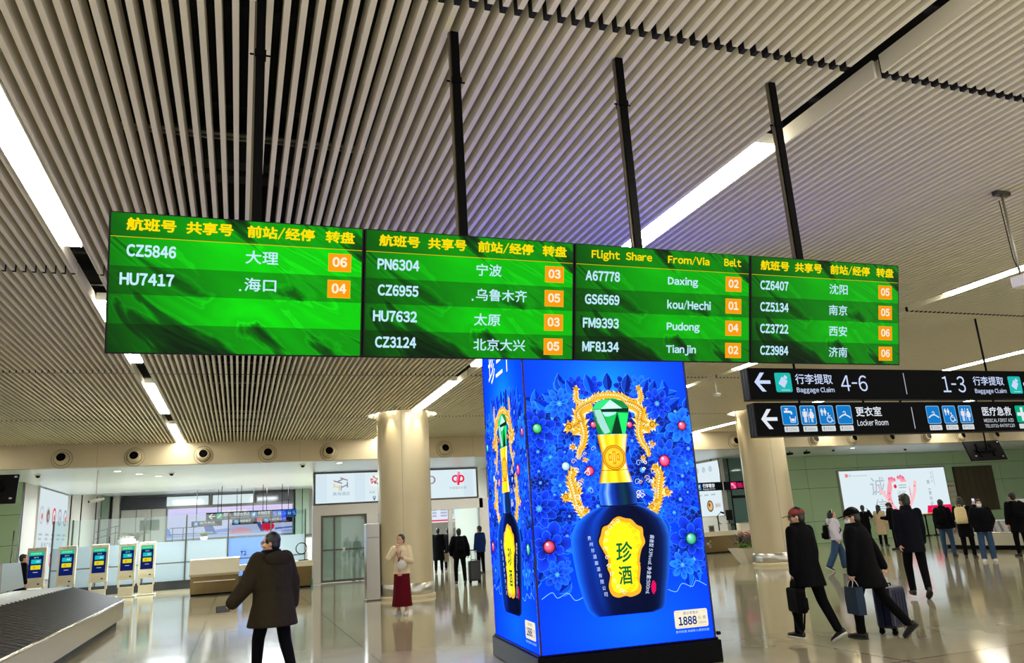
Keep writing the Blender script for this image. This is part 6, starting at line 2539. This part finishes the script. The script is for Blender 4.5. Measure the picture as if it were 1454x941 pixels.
# --- two men with caps and the man in the suit
m1 = person('man in red and tan cap and black coat, carrying a black bag, walking away', (6.74, 8.33, 0), -14, 1.61,
            P(WALK, ul=(-.10, .02, -1), al=(-.02, .12, -1), ur=(.12, -.05, -1), ar=(.02, .1, -1), yaw=34, pitch=-6, cl=1.3, nl=(1, 0, 0), lean=(0, .07, 1)),
            ('coat', C_BLACK, dict(puff=.035, len=.24, flare=.05, collar=C_BLACK)), ('trousers', C_TROUSER), WSOLE, 'crew', near=True, hat=('cap', C_REDCAP, C_TANCAP), extras=(x_glasses,))
h = where(m1, '_wl')
t = thing('briefcase', 'black soft briefcase with hanging shoulder strap, carried by the man in the red cap', 'bag', (h.x, h.y, h.z - .40), R_(14 + 62))
MB().b2((-.17, -.06, 0), (.17, .06, .29)).build('bag_body', C_BLACK, t, bevel=.03)
MB().b2((-.14, -.085, .03), (.14, -.05, .18)).build('front_pocket', C_BLACK, t, bevel=.015)
for s in (-1, 1):
    MB().tube([(-.07, s * .03, .28), (-.06, s * .02, .36), (0, s * .008, .395), (.06, s * .02, .36), (.07, s * .03, .28)], .008, 8).build('handle', M_BLACK, t)
MB().tube([(-.17, 0, .24), (-.19, .0, .05), (-.10, 0, -.17), (-.02, 0, -.24), (.07, 0, -.20), (.19, 0, .02), (.17, 0, .24)], .012, 8).build('shoulder_strap', M_BLACK, t)
MB().b2((-.02, -.090, .145), (.03, -.085, .155)).build('badge', M_PLATE, t)

m2 = person('man in black cap, white face mask and black coat, striding ahead of a blue suitcase', (7.42, 8.08, 0), -26, 1.60,
            P(WALK, tl=(-.04, .30, -.94), sl=(0, .02, -1), tr=(.06, -.34, -.93), sr=(.04, -.62, -.78), fr=(0, .74, -.66), ul=(-.14, .05, -1), al=(-.04, .16, -1), cl=1.3, nl=(1, 0, 0),
              ur=(.25, -.38, -.9), ar=(.12, -.30, -.9), cr=1.2, nr=(0, 1, .2), yaw=26, pitch=-8, lean=(-.02, .10, 1)),
            ('coat', C_BLACK, dict(puff=.045, len=.26, flare=.05, collar=C_BLACK)), ('trousers', C_TROUSER), BLACKSHOES, 'crew', near=True, hat=('cap', C_BLACK, C_BLACK), extras=(x_mask,))
h = where(m2, '_wl')
t = thing('paper_bag', 'slate blue paper carrier bag in the hand of the man in the black cap', 'bag', (h.x, h.y, h.z - .42), R_(76))
g = MB()
g.loft([[(x * k, y * k, z) for x, y in ((-.14, -.05), (.14, -.05), (.14, .05), (-.14, .05))] for z, k in ((0, 1.0), (.16, 1.04), (.32, .96))], smooth=False)
g.build('bag_body', C_BLUEBAG, t)
for s in (-1, 1):
    MB().tube([(-.06, s * .045, .31), (-.05, s * .02, .38), (0, s * .005, .42), (.05, s * .02, .38), (.06, s * .045, .31)], .005, 6).build('handle', mat('white_cord', S(200, 200, 204), .6), t)
MB().b2((-.06, -.054, .20), (.05, -.052, .208)).build('printed_line', M_PLATE, t)


def suitcase(loc, rz, m, label, w=.40, d=.25, h=.56, top=1.02, lean=0.0):
    t = thing('suitcase', label, 'suitcase', loc, rz)
    g = MB().b2((-w / 2, -d / 2, .07), (w / 2, d / 2, .07 + h))
    g.build('shell', m, t, bevel=.04)
    g = MB()
    for k in range(5):
        x = -w * .36 + w * .18 * k
        g.b2((x - .008, -d / 2 - .004, .14), (x + .008, -d / 2 + .01, h))
    g.build('rib', m, t)
    MB().b2((-w / 2 - .003, -.006, .10), (w / 2 + .003, .006, .05 + h)).build('zip_band', M_BLACK, t)
    for sx in (-1, 1):
        for sy in (-1, 1):
            wb = MB()
            wb.tube([(sx * w * .38 - .02, sy * d * .34, .032), (sx * w * .38 + .02, sy * d * .34, .032)], .031, 14)
            wb.b2((sx * w * .38 - .026, sy * d * .34 - .02, .04), (sx * w * .38 + .026, sy * d * .34 + .02, .085))
            wb.build('wheel', M_BLACK, t)
    for s in (-1, 1):
        MB().tube([(s * .07, d * .30, .06 + h), (s * .07, d * .30, top - .02)], .010, 8).build('handle_tube', M_STEEL_D, t)
    MB().capsule((-.085, d * .30, top), (.085, d * .30, top), .017, .017, 10).build('handle_grip', M_BLACK, t)
    MB().tube([(-.08, 0, .06 + h), (-.07, 0, .10 + h), (.07, 0, .10 + h), (.08, 0, .06 + h)], .010, 8).build('top_handle', M_BLACK, t)
    return t


suitcase((7.90, 8.26, 0), R_(18), C_BLUECASE, 'dark blue wheeled suitcase pulled by the man in the black cap', .40, .25, .50, .96)

st = person('man in a dark suit seen from behind, walking away towards the white lightbox', (11.03, 10.80, 0), 30, 1.72,
            P(WALK, tl=(-.02, .26, -.96), sl=(.03, .02, -1), tr=(.0, -.14, -.98), sr=(-.06, -.42, -.9), fr=(0, .82, -.56), ul=(-.14, -.14, -1), al=(.02, .02, -1), ur=(.14, .10, -1), ar=(.02, .30, -1), yaw=22, pitch=-3, lean=(0, .05, 1)),
            ('suit_jacket', C_NAVY, dict(puff=.012, len=.20, flare=.02, collar=C_NAVY)), ('trousers', C_TROUSER), BLACKSHOES, 'short', near=True, extras=(x_shirtcollar,))

# --- further passengers
gl = person('girl in pale puffer jacket, wide jeans and cream headband, walking to the right', (14.66, 16.84, 0), 122, 1.52,
            P(WALK, ul=(-.2, .25, -.95), al=(.1, .6, -.6), ur=(.2, -.2, -.95), ar=(.05, .3, -.9), yaw=-8),
            ('puffer_jacket', C_WHITEJ, dict(puff=.05, len=.06, hood=C_WHITEJ, sleeve=.012)), ('trousers', C_JEAN, .03), WSOLE, 'long', extras=(x_headband,))
backpack(gl, 'black backpack on the girl in the pale puffer jacket', C_BLACK, 1.52 / 1.75, .92, .26, .36, .12, -.17)
person('passenger in black with both hands raised to the face, before the lightbox', (22.3, 23.9, 0), 40, 1.63,
       P(STAND, ul=(-.35, .6, -.4), al=(.3, .4, .9), ur=(.35, .6, -.4), ar=(-.3, .4, .9)), ('jacket', C_BLACK, dict(puff=.03, len=.14)), ('trousers', C_TROUSER), BLACKSHOES, 'tail')
person('passenger in long beige coat and dark knit hat, standing before the lightbox', (24.25, 25.15, 0), 70, 1.60,
       P(STAND), ('long_coat', C_BEIGE, dict(puff=.03, len=.46, flare=.03)), ('trousers', C_TROUSER), BLACKSHOES, 'long', hat=('beanie', C_NAVY, C_NAVY))
person('passenger in dark coat bending the head down, just left of the man in the suit', (22.45, 22.65, 0), -32, 1.67,
       P(STAND, ul=(-.2, .3, -.9), al=(.3, .8, .1), ur=(.2, .3, -.9), ar=(-.3, .8, .1), pitch=-30, lean=(0, .12, 1)), ('jacket', C_BLACK, dict(puff=.045, len=.20, collar=C_BLACK)), ('trousers', C_TROUSER), BLACKSHOES, 'short')
q = person('passenger in dark jacket and blue jeans facing the carousel, with a black backpack', (19.72, 18.0, 0), 62, 1.65,
           P(STAND, tr=(.10, .02, -1)), ('jacket', C_NAVY, dict(puff=.03, len=.10, collar=C_NAVY)), ('trousers', C_JEAN), BLACKSHOES, 'crew')
backpack(q, 'black backpack on the passenger in blue jeans, left of the beige backpack', C_BLACK, 1.65 / 1.75, .98, .31, .46, .16, -.17)
q = person('long haired woman in black coat raising a phone, with a beige backpack', (19.36, 17.0, 0), 58, 1.68,
           P(STAND, ur=(.45, .55, -.55), ar=(-.05, .45, .9), cr=.9, nr=(0, -1, .2), ul=(-.2, .3, -.9), al=(.4, .6, .3), tl=(-.03, .06, -1)), ('coat', C_BLACK, dict(puff=.02, len=.34)), ('trousers', C_TROUSER), BLACKSHOES, 'long')
h = where(q, '_wr')
backpack(q, 'beige canvas backpack on the long haired woman by the carousel', C_BEIGEBAG, 1.68 / 1.75, .98, .30, .46, .16, -.16)
t = thing('mobile_phone', 'lit phone held up by the woman with the beige backpack', 'phone', (h.x, h.y, h.z), R_(-58))
MB().b2((-.038, -.005, -.02), (.038, .005, .14)).build('case', M_BLACK, t, bevel=.004)
MB().b2((-.034, -.0065, -.014), (.034, -.005, .134)).build('screen', mat('phone_lit', S(40, 44, 60), .2, emit=S(206, 214, 255), strength=1.1), t)
person('man in white mask, black puffer jacket and jeans facing this way by the carousel', (18.42, 15.62, 0), 222, 1.59,
       P(STAND, ul=(-.28, -.08, -1), al=(.30, .34, -.75), ur=(.28, -.08, -1), ar=(-.30, .34, -.75)), ('puffer_jacket', C_BLACK, dict(puff=.06, len=.12, hood=C_BLACK, sleeve=.012)), ('trousers', C_JEAN, .012), WSHOE, 'short', extras=(x_mask,))
q = person('person in black cut by the right edge of the frame', (20.35, 16.15, 0), 24, 1.72, P(STAND), ('coat', C_BLACK, dict(puff=.03, len=.30)), ('trousers', C_TROUSER), BLACKSHOES, 'short')
backpack(q, 'black backpack on the person cut by the right edge of the frame', C_BLACK, 1.72 / 1.75, 1.0, .32, .46, .18, -.17)

# --- people at the doors
q = person('passenger with black backpack and black suitcase, right of the lit column', (6.43, 23.75, 0), 6, 1.65,
           P(WALK, tl=(-.08, .16, -1), sl=(0, .0, -1), tr=(.08, -.08, -1), sr=(.02, -.2, -1), fr=(.1, .95, -.2), ul=(-.35, -.05, -.95), al=(.1, .4, -.8), ur=(.3, -.1, -.95), ar=(.1, .1, -1), cr=1.2),
           ('jacket', C_BLACK, dict(puff=.04, len=.14, sleeve=.01)), ('trousers', C_TROUSER), BLACKSHOES, 'short')
backpack(q, 'small black backpack on the passenger with the black suitcase', C_BLACK, 1.65 / 1.75, 1.02, .27, .36, .13, -.18)
suitcase((6.92, 23.9, 0), R_(-4), mat('black_shell', S(16, 16, 18), .35), 'black suitcase right of the passenger with a small backpack near the doors', .36, .24, .60, .98)
q = person('person in long black coat seen from behind between the lit column and the doorway', (7.75, 31.9, 0), 14, 1.76, P(STAND, cr=1.2), ('long_coat', C_BLACK, dict(puff=.04, len=.46, flare=.02)), ('trousers', C_TROUSER), BLACKSHOES, 'short')
h = where(q, '_wr')
t = thing('shopping_bag', 'tan paper bag held by the person in the long black coat', 'bag', (h.x, h.y, h.z - .42), R_(-14))
g = MB()
g.loft([[(x * k, y * k, z) for x, y in ((-.15, -.06), (.15, -.06), (.15, .06), (-.15, .06))] for z, k in ((0, 1.0), (.17, 1.03), (.33, .97))], smooth=False)
g.build('bag_body', mk('tan_paper', S(150, 134, 110), .7), t)
for s in (-1, 1):
    MB().tube([(-.06, s * .05, .32), (-.04, s * .02, .39), (.04, s * .02, .39), (.06, s * .05, .32)], .006, 6).build('handle', C_BLACK, t)
person('person in dark jacket partly hidden behind the long black coat at the doorway', (8.55, 33.4, 0), 10, 1.74, P(STAND), ('jacket', C_BLACK, dict(puff=.04, len=.2)), ('trousers', C_TROUSER), BLACKSHOES, 'short')
person('person in dark blue jacket half hidden by the left edge of the blue pillar', (8.62, 28.8, 0), 330, 1.74, P(STAND), ('jacket', C_DKBLUE, dict(puff=.03, len=.16)), ('trousers', C_TROUSER), BLACKSHOES, 'short')
person('dark figure behind the frosted sliding door glass left of the lit column', (4.40, 31.6, 0), 200, 1.70, P(STAND), ('coat', C_BLACK, dict(puff=.03, len=.36)), ('trousers', C_TROUSER), BLACKSHOES, 'short')
person('person in black at the left edge, behind the carousel end', (-6.05, 27.3, 0), 60, 1.70, P(STAND), ('coat', C_BLACK, dict(puff=.03, len=.30)), ('trousers', C_TROUSER), BLACKSHOES, 'short')
for o in list(bpy.data.objects):
    for k in ('_wl', '_wr'):
        if k in o:
            del o[k]
